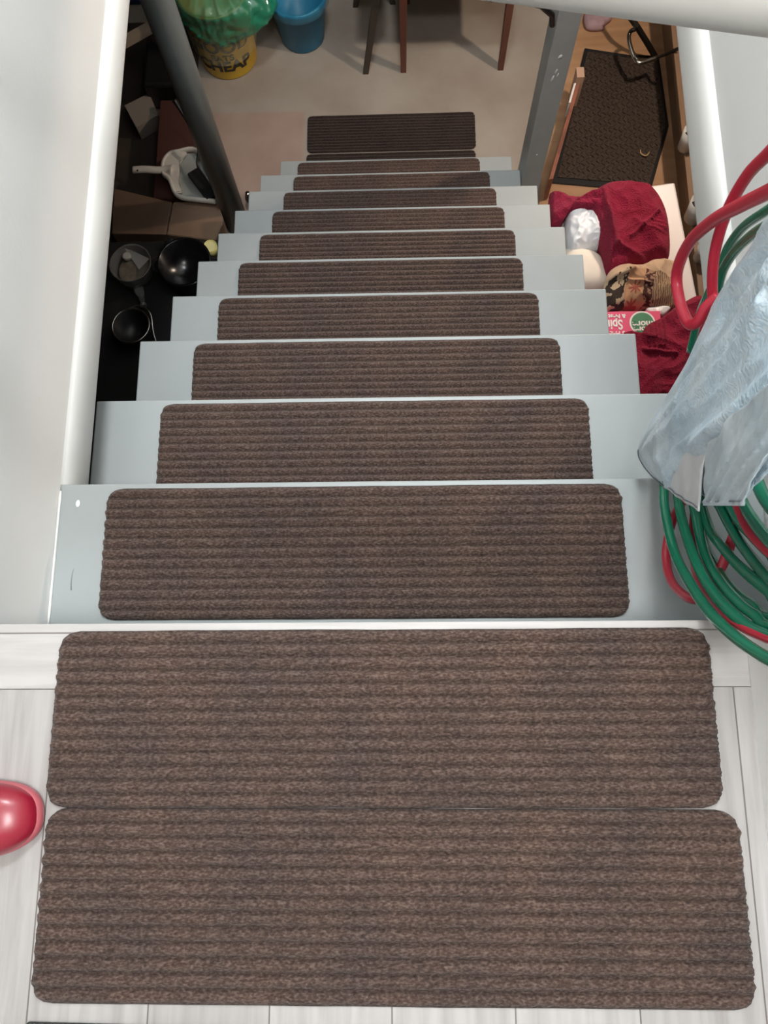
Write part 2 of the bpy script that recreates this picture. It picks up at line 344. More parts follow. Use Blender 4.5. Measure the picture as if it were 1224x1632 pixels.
# dark rug peeking in at the near edge
M_rug = mat('charcoal_rug', (0.05, 0.055, 0.05), 0.95, bump=0.6, bscale=300, var=0.3, vscale=120)
bm = bmesh.new(); hexa(bm, [(-0.384, -0.99, LZ + .0003), (0.35, -0.99, LZ + .0003), (0.33, -0.4520, LZ + .0003), (-0.388, -0.4400, LZ + .0003)], 0.006, bev=0.002)
setp(obj('rug', bm, M_rug), 'dark charcoal rug with only its edge showing below the landing mats', 'rug')

# ------------------------------------------------------------------ red shoe
M_shoe = mat('red_patent', (0.27, 0.004, 0.022), 0.38, Coat_Weight=0.3, Coat_Roughness=0.2)
M_sole = mat('sole_reflection_pink', (0.45, 0.11, 0.13), 0.4)  # pink stands for the gloss reflection along the lower rim
shoe = thing('shoe', 'glossy red shoe with a pink reflection coloured into its rim standing on the landing at the left', 'shoe', (-0.5, -0.235, LZ))
def shoe_outline(t):
    # t 0..1 around; toe at +x
    L_, hw = 0.262, 0.046
    a = 2 * PI * t; x = math.cos(a); y = math.sin(a)
    px = (abs(x) ** 0.82) * (1 if x > 0 else -1) * L_ / 2; taper = 1.0 + 0.10 * x - 0.12 * (1 - abs(x)) 
    return px, (abs(y) ** 0.8) * (1 if y > 0 else -1) * hw * taper
def shoe_pt(t, k, z):
    x, y = shoe_outline(t); x *= k; y *= k; rz = 0.10
    return (-0.519 + x * math.cos(rz) - y * math.sin(rz), -0.243 + x * math.sin(rz) + y * math.cos(rz), LZ + z)
bm = bmesh.new(); rings = []; NS = 64
for k, z in ((0.965, 0.0004), (1.0, 0.004), (1.01, 0.012), (0.985, 0.019), (0.95, 0.020)):
    rings.append([bm.verts.new(shoe_pt(i / NS, k, z)) for i in range(NS)])
for A, B in zip(rings, rings[1:]):
    for i in range(NS): bm.faces.new((A[i], A[(i + 1) % NS], B[(i + 1) % NS], B[i]))
bm.faces.new(rings[0][::-1]); bm.faces.new(rings[-1]); obj('sole', bm, M_sole, shoe, True, 'sole coloured as the pink gloss reflection')
bm = bmesh.new(); rings = []
for j in range(15):
    s = j / 14; k = 0.985 * math.cos(s * PI / 2) ** 0.42 if s < 1 else 0.02
    ring = []
    for i in range(NS):
        x, y = shoe_outline(i / NS); back = max(0.0, min(1.0, (0.05 - x * k) / 0.17)); z = 0.018 + 0.030 * math.sin(s * PI / 2) * (1 + 0.5 * back)
        ring.append(bm.verts.new(shoe_pt(i / NS, max(k, 0.04), z)))
    rings.append(ring)
for A, B in zip(rings, rings[1:]):
    for i in range(NS): bm.faces.new((A[i], A[(i + 1) % NS], B[(i + 1) % NS], B[i]))
bm.faces.new(rings[-1]); obj('upper', bm, M_shoe, shoe, True, 'glossy red upper')

# ------------------------------------------------------------------ white pipe across the stairwell
M_pipe = mat('white_pipe_paint', (0.50, 0.49, 0.46), 0.4, bump=0.04, bscale=12)
def pipe_pt(x):
    return Vector((x, 0.4255 - 0.137 * (x - 0.1), 0.4705 - 0.055 * (x - 0.1)))
bm = bmesh.new(); tube(bm, [pipe_pt(WL + 0.002 + (WR - WL - 0.004) * k / 24) for k in range(25)], 0.028, 28)
pr = thing('pipe_rail', 'thick white painted rail spanning the stairwell at the upper right', 'rail', (0, 0.43, 0.47))
obj('rail', bm, M_pipe, pr, True)
for x, s in ((WL, 1), (WR, -1)):
    bm = bmesh.new(); tube(bm, [pipe_pt(x + s * 0.0006), pipe_pt(x + s * 0.010)], 0.045, 28); obj('end_flange', bm, M_pipe, pr)

# ------------------------------------------------------------------ posts
bm = bmesh.new(); pc = Vector((-0.715, 1.945, 0)); lathe(bm, [(0.050, ZF + 0.008), (0.050, -0.262)], (pc.x, pc.y, 0), 40)
sp = thing('support_post', 'round dark grey steel column standing left of the stairs', 'post', (pc.x, pc.y, ZF))
obj('column', bm, M_column, sp, True)
bm = bmesh.new(); lathe(bm, [(0.057, ZF), (0.057, ZF + 0.008)], (pc.x, pc.y, 0), 32)
obj('base_plate', bm, M_column, sp)
bm = bmesh.new(); lathe(bm, [(0.057, -0.262), (0.057, -0.2505)], (pc.x, pc.y, 0), 32); obj('cap_plate', bm, M_column, sp)
bm = bmesh.new(); box(bm, (0.480, 1.850, ZF), (0.552, 1.962, -0.266), 0.003)
sq = thing('square_post', 'square blue-grey painted wooden post standing right of the lowest steps', 'post', (0.52, 1.9, ZF))
obj('shaft', bm, M_post, sq)
random.seed(5)
for (a, b_, sx, sz) in ((0.515, -1.16, .006, .008), (0.507, -1.25, .0035, .014), (0.513, -1.22, .003, .010), (0.521, -1.235, .0025, .008), (0.514, -1.62, .002, .003)):
    bm = bmesh.new(); bmesh.ops.create_icosphere(bm, subdivisions=2, radius=1)
    for v in bm.verts: v.co = Vector((a + v.co.x * sx + v.co.z * .002, 1.8495 + v.co.y * 0.0012, b_ + v.co.z * sz))
    obj('paint_drip', bm, M_chip, sq, True, 'white paint drip')
M_black = mat('black_plastic', (0.012, 0.012, 0.013), 0.4)
M_blackm = mat('black_matte', (0.006, 0.006, 0.006), 0.8)
M_steel = mat('steel', (0.62, 0.61, 0.58), 0.22, 1.0)
M_darkmetal = mat('dark_metal', (0.05, 0.045, 0.04), 0.45, 0.8)
bm = bmesh.new(); tube(bm, [(0.468, 1.846, -1.035), (0.460, 1.842, -0.995), (0.420, 1.830, -0.949), (0.382, 1.820, -0.926)], 0.009, 10)
obj('bracket', bm, M_darkmetal, sq, True, 'black metal bracket')

# ------------------------------------------------------------------ wrinkled cloth lumps
def smooth_outline(pts, n=10, smooth=True):
    return catmull(pts, n, True) if smooth else [Vector(pts[i]).lerp(Vector(pts[(i + 1) % len(pts)]), k / n) for i in range(len(pts)) for k in range(n)]
def blob(outline, h, seed, wr=0.008, wf=14, dome=2.6, base=0.02, ridges=(), ny=70, smooth=True, centre=None, stretch=(1, 1), folds=()):
    """cushion of cloth: closed outline (top contour), domed and creased top, side skirt, flat underside"""
    B = smooth_outline(outline, 22, smooth); n = len(B)
    c = Vector(centre) if centre else sum(B, Vector()) / n
    bm = bmesh.new(); rings = []
    def disp(p, r):
        q = Vector((p.x * wf * stretch[0], p.y * wf * stretch[1], seed * 3.1))
        rd = 1 - abs(noise.noise(q)) * 2.2; rd2 = 1 - abs(noise.noise(q * 2.3 + Vector((5, 1, 0)))) * 2.0
        z = wr * (rd + 0.4 * rd2) + wr * 0.6 * noise.noise(q * 0.6)
        for (a, b_, amp, wd) in ridges:
            a = Vector(a[:2]); b_ = Vector(b_[:2]); pp = Vector((p.x, p.y)); ab = b_ - a; t = max(0, min(1, (pp - a).dot(ab) / ab.length_squared))
            d = (pp - (a + ab * t)).length; z += amp * math.exp(-(d / wd) ** 2)
        return z
    for j in range(ny + 1):
        r = 1 - j / (ny + 1) ; ring = []
        for i in range(n):
            p = c + (B[i] - c) * r
            zz = B[i].z * r + c.z * (1 - r)
            e = (1 - r ** dome)
            ring.append(bm.verts.new((p.x, p.y, zz + h * e ** 0.55 + disp(p, r) * min(1, e * 3))))
        rings.append(ring)
    for A, Bq in zip(rings, rings[1:]):
        for i in range(n): bm.faces.new((A[i], A[(i + 1) % n], Bq[(i + 1) % n], Bq[i]))
    cv = bm.verts.new(sum((v.co for v in rings[-1]), Vector()) / n)
    for i in range(n): bm.faces.new((rings[-1][i], rings[-1][(i + 1) % n], cv))
    low = [bm.verts.new((c.x + (v.co.x - c.x) * 0.97, c.y + (v.co.y - c.y) * 0.97, v.co.z - base)) for v in rings[0]]
    for i in range(n): bm.faces.new((low[i], low[(i + 1) % n], rings[0][(i + 1) % n], rings[0][i]))
    bm.faces.new(low[::-1])
    return bm
M_towel = mat('wine_terry', (0.36, 0.020, 0.058), 0.95, bump=0.9, bscale=260, var=0.2, vscale=18, spec=0.1, Sheen_Weight=0.08)
M_bag = mat('white_plastic_bag', (0.80, 0.81, 0.83), 0.35, bump=0.15, bscale=25)
M_cream = mat('cream_cloth', (0.74, 0.66, 0.56), 0.9, bump=0.1, bscale=60)
M_box = mat('white_enamel', (0.70, 0.655, 0.65), 0.4)

# white chest to the right of the stairs
CZ = -1.50
chest = thing('white_chest', 'large white chest standing right of the stairs under the towels', 'chest', (0.8, 1.3, ZF))
fr = Vector((0.956, 1.638, -1.500)); nr_ = Vector((1.011, 0.969, -1.500)); side = (nr_ - fr).normalized()
q = [(fr.x, fr.y), (nr_.x, nr_.y), (0.56, nr_.y - 0.04), (0.56, fr.y - 0.06)]
def quad_solid(bm, q, z0, z1, bev):
    hexa(bm, [(x, y, z0) for x, y in q][::-1], t4=[(x, y, z1) for x, y in q][::-1], bev=bev)
bm = bmesh.new(); quad_solid(bm, q, ZF, CZ - 0.045, 0.01); obj('body', bm, M_box, chest)
bm = bmesh.new(); quad_solid(bm, [(x + (0.006 if x > .8 else -.006), y) for x, y in q], CZ - 0.043, CZ, 0.008); obj('lid', bm, M_box, chest)

TZ = -1.49
bm = blob([(0.568, 1.492, -1.470), (0.602, 1.522, -1.470), (0.651, 1.526, -1.470), (0.691, 1.489, -1.470), (0.708, 1.424, -1.470), (0.698, 1.367, -1.470), (0.634, 1.355, -1.470), (0.571, 1.356, -1.470)], 0.065, 4, wr=0.011, wf=22, base=0.028)
setp(obj('plastic_bag', bm, M_bag, None, True), 'crumpled white plastic bag of clothes beside the steps, half under the wine red towel', 'bag')
bm = blob([(0.563, 1.367, -1.480), (0.637, 1.365, -1.480), (0.681, 1.336, -1.480), (0.700, 1.271, -1.480), (0.697, 1.229, -1.480), (0.617, 1.221, -1.480), (0.557, 1.250, -1.480)], 0.045, 9, wr=0.0015, wf=6, base=0.018)
setp(obj('cushion', bm, M_cream, None, True), 'plain cream cushion on the white chest, just below the white plastic bag', 'cushion')
# upper towel: two overlapping sheets of one towel
tw = thing('bath_towel', 'crumpled wine red bath towel heaped on the far end of the white chest', 'towel', (0.8, 1.5, -1.5))
bm = blob([(0.661, 1.542, -1.400), (0.715, 1.567, -1.400), (0.787, 1.565, -1.400), (0.847, 1.540, -1.400), (0.883, 1.480, -1.410), (0.895, 1.393, -1.420), (0.886, 1.297, -1.430), (0.828, 1.279, -1.440), (0.723, 1.247, -1.440), (0.689, 1.248, -1.440), (0.671, 1.334, -1.430), (0.647, 1.450, -1.410), (0.621, 1.498, -1.400)],
          0.045, 2, wr=0.013, wf=10, base=0.052,
          ridges=[((0.671, 1.520, -1.360), (0.708, 1.324, -1.360), 0.020, 0.010), ((0.708, 1.324, -1.360), (0.843, 1.261, -1.360), 0.014, 0.009), ((0.691, 1.450, -1.360), (0.691, 1.224, -1.360), 0.012, 0.006), ((0.757, 1.353, -1.360), (0.847, 1.435, -1.360), 0.008, 0.006),
                  ((0.825, 1.410, -1.360), (0.876, 1.395, -1.360), 0.005, 0.0022), ((0.824, 1.394, -1.360), (0.875, 1.380, -1.360), 0.005, 0.0022), ((0.819, 1.378, -1.360), (0.874, 1.364, -1.360), 0.005, 0.0022)])
obj('folded_sheet', bm, M_towel, tw, True)
bm = blob([(0.512, 1.542, -1.440), (0.522, 1.554, -1.430), (0.561, 1.539, -1.420), (0.607, 1.508, -1.400), (0.653, 1.514, -1.370), (0.702, 1.484, -1.370), (0.672, 1.464, -1.380), (0.605, 1.475, -1.400), (0.565, 1.472, -1.440), (0.547, 1.441, -1.450), (0.513, 1.444, -1.450)],
          0.022, 5, wr=0.010, wf=18, base=0.03)
obj('trailing_corner', bm, M_towel, tw, True)
bm = blob([(0.757, 1.004, -1.400), (0.788, 1.047, -1.400), (0.834, 1.072, -1.400), (0.903, 1.121, -1.400), (0.975, 1.142, -1.400), (0.981, 1.000, -1.400), (0.926, 0.832, -1.400), (0.861, 0.750, -1.400), (0.727, 0.752, -1.400), (0.687, 0.877, -1.400), (0.707, 1.016, -1.400)],
          0.04, 7, wr=0.016, wf=11, base=0.085,
          ridges=[((0.760, 0.951, -1.360), (0.854, 0.928, -1.360), 0.012, 0.006)] + [((0.796, 1.044, -1.360), (0.781, 0.959, -1.360), 0.006, 0.0028), ((0.810, 1.046, -1.360), (0.795, 0.959, -1.360), 0.006, 0.0028), ((0.824, 1.050, -1.360), (0.808, 0.959, -1.360), 0.006, 0.0028), ((0.837, 1.051, -1.360), (0.822, 0.958, -1.360), 0.006, 0.0028)])
setp(obj('hand_towel', bm, M_towel, None, True), 'wine red towel with raised border stripes, nearest the blue cover', 'towel')

# patterned fleece garment
def fleece():
    m = bpy.data.materials.new('patterned_fleece'); m.use_nodes = True; nt = m.node_tree; N = nt.nodes; L = nt.links; b = N['Principled BSDF']
    tc = N.new('ShaderNodeTexCoord'); sp_ = N.new('ShaderNodeSeparateXYZ'); L.new(tc.outputs['Object'], sp_.inputs[0])
    def math_(op, a, b_=None, c_=None):
        n = N.new('ShaderNodeMath'); n.operation = op
        for i, q_ in enumerate((a, b_, c_)):
            if q_ is None: continue
            if isinstance(q_, (int, float)): n.inputs[i].default_value = q_
            else: L.new(q_, n.inputs[i])
        return n.outputs[0]
    def mixc(f, a, b_):
        n = N.new('ShaderNodeMix'); n.data_type = 'RGBA'; L.new(f, n.inputs[0])
        for i, q_ in ((6, a), (7, b_)):
            if isinstance(q_, tuple): n.inputs[i].default_value = (*q_, 1)
            else: L.new(q_, n.inputs[i])
        return n.outputs[2]
    x, y = sp_.outputs[0], sp_.outputs[1]
    nz = N.new('ShaderNodeTexNoise'); nz.inputs['Scale'].default_value = 14; L.new(tc.outputs['Object'], nz.inputs['Vector'])
    xs = math_('ADD', x, math_('MULTIPLY', math_('SUBTRACT', nz.outputs[0], 0.5), 0.05))
    # leopard part
    v = N.new('ShaderNodeTexNoise'); v.inputs['Scale'].default_value = 38; v.inputs['Detail'].default_value = 2; L.new(tc.outputs['Object'], v.inputs['Vector'])
    leo = mixc(math_('GREATER_THAN', v.outputs[0], 0.50), (0.50, 0.38, 0.25), (0.030, 0.018, 0.012))
    # red stars on tan
    def star(cx, cy, r):
        dx = math_('SUBTRACT', x, cx); dy = math_('SUBTRACT', y, cy); rad = math_('SQRT', math_('ADD', math_('MULTIPLY', dx, dx), math_('MULTIPLY', dy, dy)))
        an = math_('ARCTAN2', dy, dx); k = math_('MULTIPLY_ADD', math_('COSINE', math_('MULTIPLY', an, 8)), 0.32 * r, 0.68 * r); return math_('LESS_THAN', rad, k)
    tan = (0.52, 0.30, 0.17)
    c = mixc(star(0.762, 1.180, 0.021), tan, (0.36, 0.09, 0.06)); c = mixc(star(0.751, 1.130, 0.021), c, (0.36, 0.09, 0.06))
    # dark braid
    wv = N.new('ShaderNodeTexNoise'); wv.inputs['Scale'].default_value = 75; wv.inputs['Detail'].default_value = 1; L.new(tc.outputs['Object'], wv.inputs['Vector'])
    braid = mixc(math_('GREATER_THAN', wv.outputs[0], 0.47), (0.40, 0.24, 0.15), (0.07, 0.02, 0.015))
    knit_w = N.new('ShaderNodeTexWave'); knit_w.inputs['Scale'].default_value = 42; knit_w.inputs['Distortion'].default_value = 5; knit_w.inputs['Detail Scale'].default_value = 2; L.new(tc.outputs['Object'], knit_w.inputs['Vector'])
    knit = mixc(math_('GREATER_THAN', knit_w.outputs[0], 0.45), (0.42, 0.28, 0.17), (0.19, 0.11, 0.065))
    a = mixc(math_('GREATER_THAN', xs, 0.732), leo, c)
    a = mixc(math_('GREATER_THAN', xs, 0.788), a, braid)
    a = mixc(math_('GREATER_THAN', xs, 0.821), a, knit)
    a = mixc(math_('GREATER_THAN', math_('ADD', y, math_('MULTIPLY', math_('SUBTRACT', nz.outputs[0], 0.5), 0.08)), 1.223), a, (0.56, 0.38, 0.25))
    L.new(a, b.inputs['Base Color']); b.inputs['Roughness'].default_value = 0.95; b.inputs['Sheen Weight'].default_value = 0.2
    return m
bm = blob([(0.676, 1.225, -1.420), (0.717, 1.266, -1.410), (0.788, 1.265, -1.410), (0.840, 1.286, -1.410), (0.904, 1.282, -1.420), (0.924, 1.237, -1.430), (0.910, 1.148, -1.430), (0.876, 1.120, -1.440), (0.806, 1.128, -1.440), (0.735, 1.130, -1.440), (0.664, 1.122, -1.440)],
          0.035, 11, wr=0.008, wf=13, base=0.055,
          ridges=[((0.686, 1.214, -1.380), (0.758, 1.239, -1.380), 0.014, 0.010), ((0.741, 1.206, -1.380), (0.813, 1.189, -1.380), 0.010, 0.005), ((0.731, 1.202, -1.380), (0.716, 1.103, -1.380), 0.010, 0.004)])
setp(obj('fleece_garment', bm, fleece(), None, True), 'tan and brown patterned fleece garment with red stars, between the two wine red towels', 'garment')
bm = blob([(0.803, 1.123, -1.430), (0.844, 1.129, -1.430), (0.880, 1.126, -1.430), (0.861, 1.100, -1.430), (0.831, 1.092, -1.430), (0.811, 1.101, -1.430)], 0.012, 3, wr=0.003, wf=30, base=0.05)
setp(obj('white_rag', bm, M_bag, None, True), 'small scrap of white cloth between the pink box and the patterned garment', 'cloth')

# text helper
def text_mesh(body, size, bold=0.0, extr=0.0004, align='CENTER', spacing=1.0):
    cu = bpy.data.curves.new('txt', 'FONT'); cu.body = body; cu.size = size; cu.extrude = extr; cu.offset = bold; cu.align_x = align; cu.align_y = 'CENTER'; cu.space_character = spacing
    o = bpy.data.objects.new('txt', cu); COL.objects.link(o); dg = bpy.context.evaluated_depsgraph_get(); dg.update()
    me = bpy.data.meshes.new_from_object(o.evaluated_get(dg)); COL.objects.unlink(o); bpy.data.objects.remove(o); bpy.data.curves.remove(cu)
    bm = bmesh.new(); bm.from_mesh(me); bpy.data.meshes.remove(me); return bm
def flat_text(body, size, centre, rz, m_, parent, name='lettering', bold=0.0, sx=1.0):
    bm = text_mesh(body, size, bold)
    bmesh.ops.transform(bm, matrix=Matrix.Translation(centre) @ Matrix.Rotation(rz, 4, 'Z') @ Matrix.Diagonal((sx, 1, 1, 1)), verts=bm.verts[:])
    return obj(name, bm, m_, parent)
# pink carton
M_pink = mat('pink_card', (0.74, 0.055, 0.17), 0.45); M_white = mat('print_white', (0.82, 0.80, 0.78), 0.5); M_green = mat('print_green', (0.03, 0.22, 0.10), 0.5)
PT = -1.40
carton = thing('carton', 'bright pink cardboard box printed with white lettering and a green roundel', 'box', (0.760, 1.108, -1.500))
a = Vector((0.593, 1.100, -1.400)); b_ = Vector((0.836, 1.100, -1.400)); c_ = Vector((0.837, 1.009, -1.400)); d_ = Vector((0.592, 1.009, -1.400))
bm = bmesh.new(); hexa(bm, [(p.x, p.y, CZ + 0.001) for p in (d_, c_, b_, a)], t4=[(p.x, p.y, PT) for p in (d_, c_, b_, a)], bev=0.0015); obj('box_body', bm, M_pink, carton)
tz = PT + 0.0006
flat_text('Spin', 0.047, (0.686, 1.055, -1.399), PI, M_white, carton, bold=0.0012, sx=0.72)
flat_text('& Nest', 0.019, (0.698, 1.083, -1.399), PI, M_white, carton, bold=0.0006)
flat_text('3 Piece', 0.020, (0.691, 1.024, -1.399), PI, M_white, carton, bold=0.0006)
bc = Vector((0.777, 1.058, -1.400))
bm = bmesh.new(); lathe(bm, [(0.041, 0.0), (0.041, 0.0008)], (bc.x, bc.y, PT + 0.0002), 48); ring_ = obj('roundel', bm, M_white, carton)
bm = bmesh.new(); lathe(bm, [(0.0355, 0.0), (0.0355, 0.0006)], (bc.x, bc.y, PT + 0.0011), 48); o = obj('roundel_disc', bm, M_green); o.parent = ring_; o['label'] = 'green disc'
for body, dy, s in (('more', -0.004, 0.030), ('more', -0.022, 0.026)):
    bm = text_mesh(body, s, 0.001); bmesh.ops.transform(bm, matrix=Matrix.Translation((bc.x, bc.y + dy, PT + 0.0022)) @ Matrix.Rotation(PI, 4, 'Z'), verts=bm.verts[:])
    o = obj('lettering', bm, M_white); o.parent = ring_

# ------------------------------------------------------------------ right basement side
M_sheet = mat('plywood', (0.48, 0.29, 0.16), 0.6, col2=(0.38, 0.21, 0.11), vscale=4, vstretch=(1, 6, 1))
M_shelf = mat('brown_board', (0.26, 0.165, 0.10), 0.55, col2=(0.20, 0.12, 0.07), vscale=5, vstretch=(6, 1, 1))
bm = bmesh.new(); hexa(bm, [(0.58, 1.75, ZF), (1.30, 1.75, ZF), (1.30, 3.6, ZF), (0.84, 3.6, ZF)], 0.008); setp(obj('plywood_sheet', bm, M_sheet), 'tan plywood sheet lying on the floor under the dark rubber mat', 'board')
# rubber door mat
M_rub = mat('brown_rubber', (0.060, 0.040, 0.028), 0.7, bump=0.9, bscale=70, col2=(0.030, 0.019, 0.013), vscale=90)
mz = ZF + 0.0085
cor = [(0.680, 2.124, -2.170), (1.109, 2.070, -2.170), (1.217, 2.404, -2.170), (1.203, 2.780, -2.170), (1.060, 2.788, -2.170), (0.867, 2.832, -2.170)]
dm = thing('door_mat', 'large dark brown textured rubber mat lying right of the square post', 'mat', (0.95, 2.4, ZF))
def poly_slab(bm, pts, z0, z1, bev=0):
    t = bmesh.new(); a_ = [t.verts.new((p[0], p[1], z0)) for p in pts]; b2 = [t.verts.new((p[0], p[1], z1)) for p in pts]; n = len(pts)
    t.faces.new(a_[::-1]); t.faces.new(b2)
    for i in range(n): t.faces.new((a_[i], a_[(i + 1) % n], b2[(i + 1) % n], b2[i]))
    if bev: bmesh.ops.bevel(t, geom=t.edges[:], offset=bev, segments=2, affect='EDGES')
    merge(bm, t)
bm = bmesh.new(); poly_slab(bm, cor, mz, mz + 0.007, 0.002); obj('border', bm, M_black, dm, label='smooth black border')
cc = sum((Vector(p) for p in cor), Vector()) / 6
inner = [cc + (Vector(p) - cc) * 0.93 for p in cor]
bm = bmesh.new(); poly_slab(bm, inner, mz + 0.0072, mz + 0.011)
random.seed(8)
def inside(p, poly):
    c = False; n = len(poly)
    for i in range(n):
        a, b = poly[i], poly[i - 1]
        if (a[1] > p[1]) != (b[1] > p[1]) and p[0] < (b[0] - a[0]) * (p[1] - a[1]) / (b[1] - a[1]) + a[0]: c = not c
    return c
x0 = 0.66
for i in range(28):
    for j in range(40):
        x = 0.66 + i * 0.022; y = 2.05 + j * 0.021 + (0.0105 if i % 2 else 0)
        if inside((x, y), [(p.x, p.y) for p in inner]) and inside((x + .014, y), [(p.x, p.y) for p in inner]):
            s = 0.006 if (i + j) % 2 else -0.006
            hexa(bm, [(x, y - s, mz + .011), (x + .013, y + s, mz + .011), (x + .013, y + s + .004, mz + .011), (x, y - s + .004, mz + .011)], 0.004)
obj('textured_field', bm, M_rub, dm)
M_leafy = mat('dry_leaf', (0.42, 0.30, 0.16), 0.8)
bm = bmesh.new(); tube(bm, catmull([(1.078, 2.276, -2.160), (1.079, 2.254, -2.160), (1.099, 2.240, -2.155), (1.119, 2.266, -2.160)], 5), lambda t: 0.0045 * math.sin(PI * (0.12 + 0.8 * t)), 8, flat=0.5)
setp(obj('dry_leaf', bm, M_leafy, None, True), 'curled pale dry leaf lying on the dark rubber mat', 'leaf')
# board leaning on edge against the square post
M_redwood = mat('reddish_wood', (0.33, 0.12, 0.075), 0.6, var=0.4, vscale=20); M_palew = mat('pale_wood', (0.55, 0.36, 0.25), 0.6)
pl = thing('wooden_plank', 'narrow reddish wooden plank on edge between the square post and the rubber mat', 'plank', (0.683, 2.151, -2.180))
def slab_between(bm, p0, p1, wv, hv):
    p0, p1, wv, hv = Vector(p0), Vector(p1), Vector(wv), Vector(hv)
    hexa(bm, [p0, p0 + wv, p1 + wv, p1], t4=[p0 + hv, p0 + wv + hv, p1 + wv + hv, p1 + hv], bev=0.001)
zt_ = -2.03
p0 = Vector((0.638, 2.040, -2.030)); p1 = Vector((0.779, 2.509, -2.030))
bm = bmesh.new(); slab_between(bm, (p0.x, p0.y, ZF + .0202), (p1.x, p1.y, ZF + .0202), (0.018, 0.004, 0), (0, 0, zt_ - ZF - .0202)); obj('board', bm, M_redwood, pl)
bm = bmesh.new(); q0 = Vector((0.741, 2.525, -2.000)); box(bm, (p1.x - 0.004, p1.y + 0.003, ZF + .02), (p1.x + 0.030, p1.y + 0.055, -1.99), 0.002); obj('end_block', bm, M_palew, pl, label='pale wooden end block')
bm = bmesh.new(); e0 = p0.lerp(p1, 0.78); e1 = p0.lerp(p1, 0.99); slab_between(bm, (e0.x - .010, e0.y, -2.10), (e1.x - .010, e1.y, -2.10), (0.0095, 0, 0), (0, 0, 0.085)); obj('label_strip', bm, M_white, pl, label='white paper strip')
# shelf along the right wall with cans
sh = thing('shelf_unit', 'low brown wooden shelf running along the far right under the white wall lip', 'shelf', (1.3, 2.0, ZF))
s0 = Vector((1.148, 2.780, -2.000)); s1 = Vector((1.156, 1.978, -2.000)); s2 = Vector((1.192, 1.447, -2.000))
xa = s0.x + 0.01; xb_ = s1.x + 0.012
XS = 1.115
bm = bmesh.new(); box(bm, (1.232, 0.9, ZF + .0085), (1.250, 3.7, -1.93), 0.002); obj('side_panel', bm, M_shelf, sh)
bm = bmesh.new(); box(bm, (1.166, 0.9, -1.929), (1.65, 3.7, -1.905), 0.002); obj('top_board', bm, M_shelf, sh)
bm = bmesh.new(); box(bm, (1.62, 0.9, ZF + .0005), (1.638, 3.7, -1.93), 0.002); obj('side_panel', bm, M_shelf, sh)
M_canw = mat('cup_white', (0.62, 0.63, 0.62), 0.35)
for (px_, r, hh, lab, nm, ct) in (((1.168, 2.084, -1.900), 0.034, 0.10, 'small white cup on the brown shelf, the farthest down the shelf', 'cup', 'cup'),
                              ((1.171, 1.759, -1.900), 0.042, 0.11, 'white cup with a dark inside on the brown shelf beside the wine red towel', 'cup', 'cup'),
                              ((1.187, 1.583, -1.900), 0.036, 0.09, 'white cup on the brown shelf just behind the red hose loop', 'cup', 'cup')):
    c = thing(nm, lab, ct, (px_[0], px_[1], -1.905), 'cups on the brown shelf')
    bm = bmesh.new(); lathe(bm, [(r * .8, 0), (r, hh), (r * 0.94, hh), (r * .76, 0.006)], (px_[0], px_[1], -1.9045), 36); obj('body', bm, M_canw, c, True)
    bm = bmesh.new(); lathe(bm, [(r * .83, 0), (r * .9, 0.002)], (px_[0], px_[1], -1.9045 + hh * 0.55), 36); obj('contents', bm, M_black, c, label='dark contents')
# chrome looped frame with dark bars
mf = thing('metal_stand', 'bent chrome loop with two dark bars beside the far end of the rubber mat', 'stand', (1.1, 2.8, ZF))
bm = bmesh.new(); tube(bm, catmull([(1.051, 2.763, -2.000), (1.026, 2.751, -2.000), (1.015, 2.718, -2.000), (1.023, 2.675, -2.010), (1.039, 2.632, -2.020), (1.056, 2.605, -2.020), (1.095, 2.614, -2.020), (1.140, 2.632, -2.020)], 6), 0.0095, 12); obj('loop', bm, M_steel, mf, True, 'chrome loop')
bm = bmesh.new(); tube(bm, [(1.179, 2.760, -2.155), (1.108, 2.744, -2.050), (1.048, 2.757, -1.980), (1.009, 2.784, -1.950), (0.978, 2.841, -1.930)], 0.013, 4); obj('bar', bm, M_darkmetal, mf, label='flat dark bar')
bm = bmesh.new(); tube(bm, [(1.134, 2.629, -2.020), (1.148, 2.573, -1.940), (1.173, 2.541, -1.880)], 0.007, 8); obj('rod', bm, M_darkmetal, mf, label='thin dark rod')
M_lilac = mat('lilac_paper', (0.42, 0.29, 0.33), 0.7, bump=0.2, bscale=20)
bm = blob([(0.885, 3.025, -2.160), (1.002, 3.035, -2.160), (1.002, 2.986, -2.160), (0.968, 2.952, -2.160), (0.951, 2.924, -2.160), (0.877, 2.934, -2.160)], 0.02, 31, wr=0.006, wf=14, base=0.015)
setp(obj('paper_bag', bm, M_lilac, None, True), 'crumpled lilac paper bag on the floor behind the square post', 'bag')

# ------------------------------------------------------------------ far floor: chair, stool, buckets
M_chair = mat('reddish_brown_wood', (0.16, 0.055, 0.035), 0.5, var=0.3, vscale=20, vstretch=(1, 1, .2)); M_stool = mat('dark_brown_wood', (0.055, 0.042, 0.03), 0.55)
def leg(bm, a, b_, w):
    a, b_ = Vector(a), Vector(b_); h = w / 2
    hexa(bm, [a + Vector(q) for q in ((-h * .75, -h * .75, 0), (h * .75, -h * .75, 0), (h * .75, h * .75, 0), (-h * .75, h * .75, 0))], t4=[b_ + Vector(q) for q in ((-h, -h, 0), (h, -h, 0), (h, h, 0), (-h, h, 0))], bev=0.002)
ch = thing('wooden_chair', 'reddish brown wooden chair standing on the concrete beyond the stairs, two legs showing', 'chair', (0.25, 2.95, ZF))
lx0, lx1, ly0, ly1, sz = 0.026, 0.476, 2.745, 3.13, ZF + 0.45
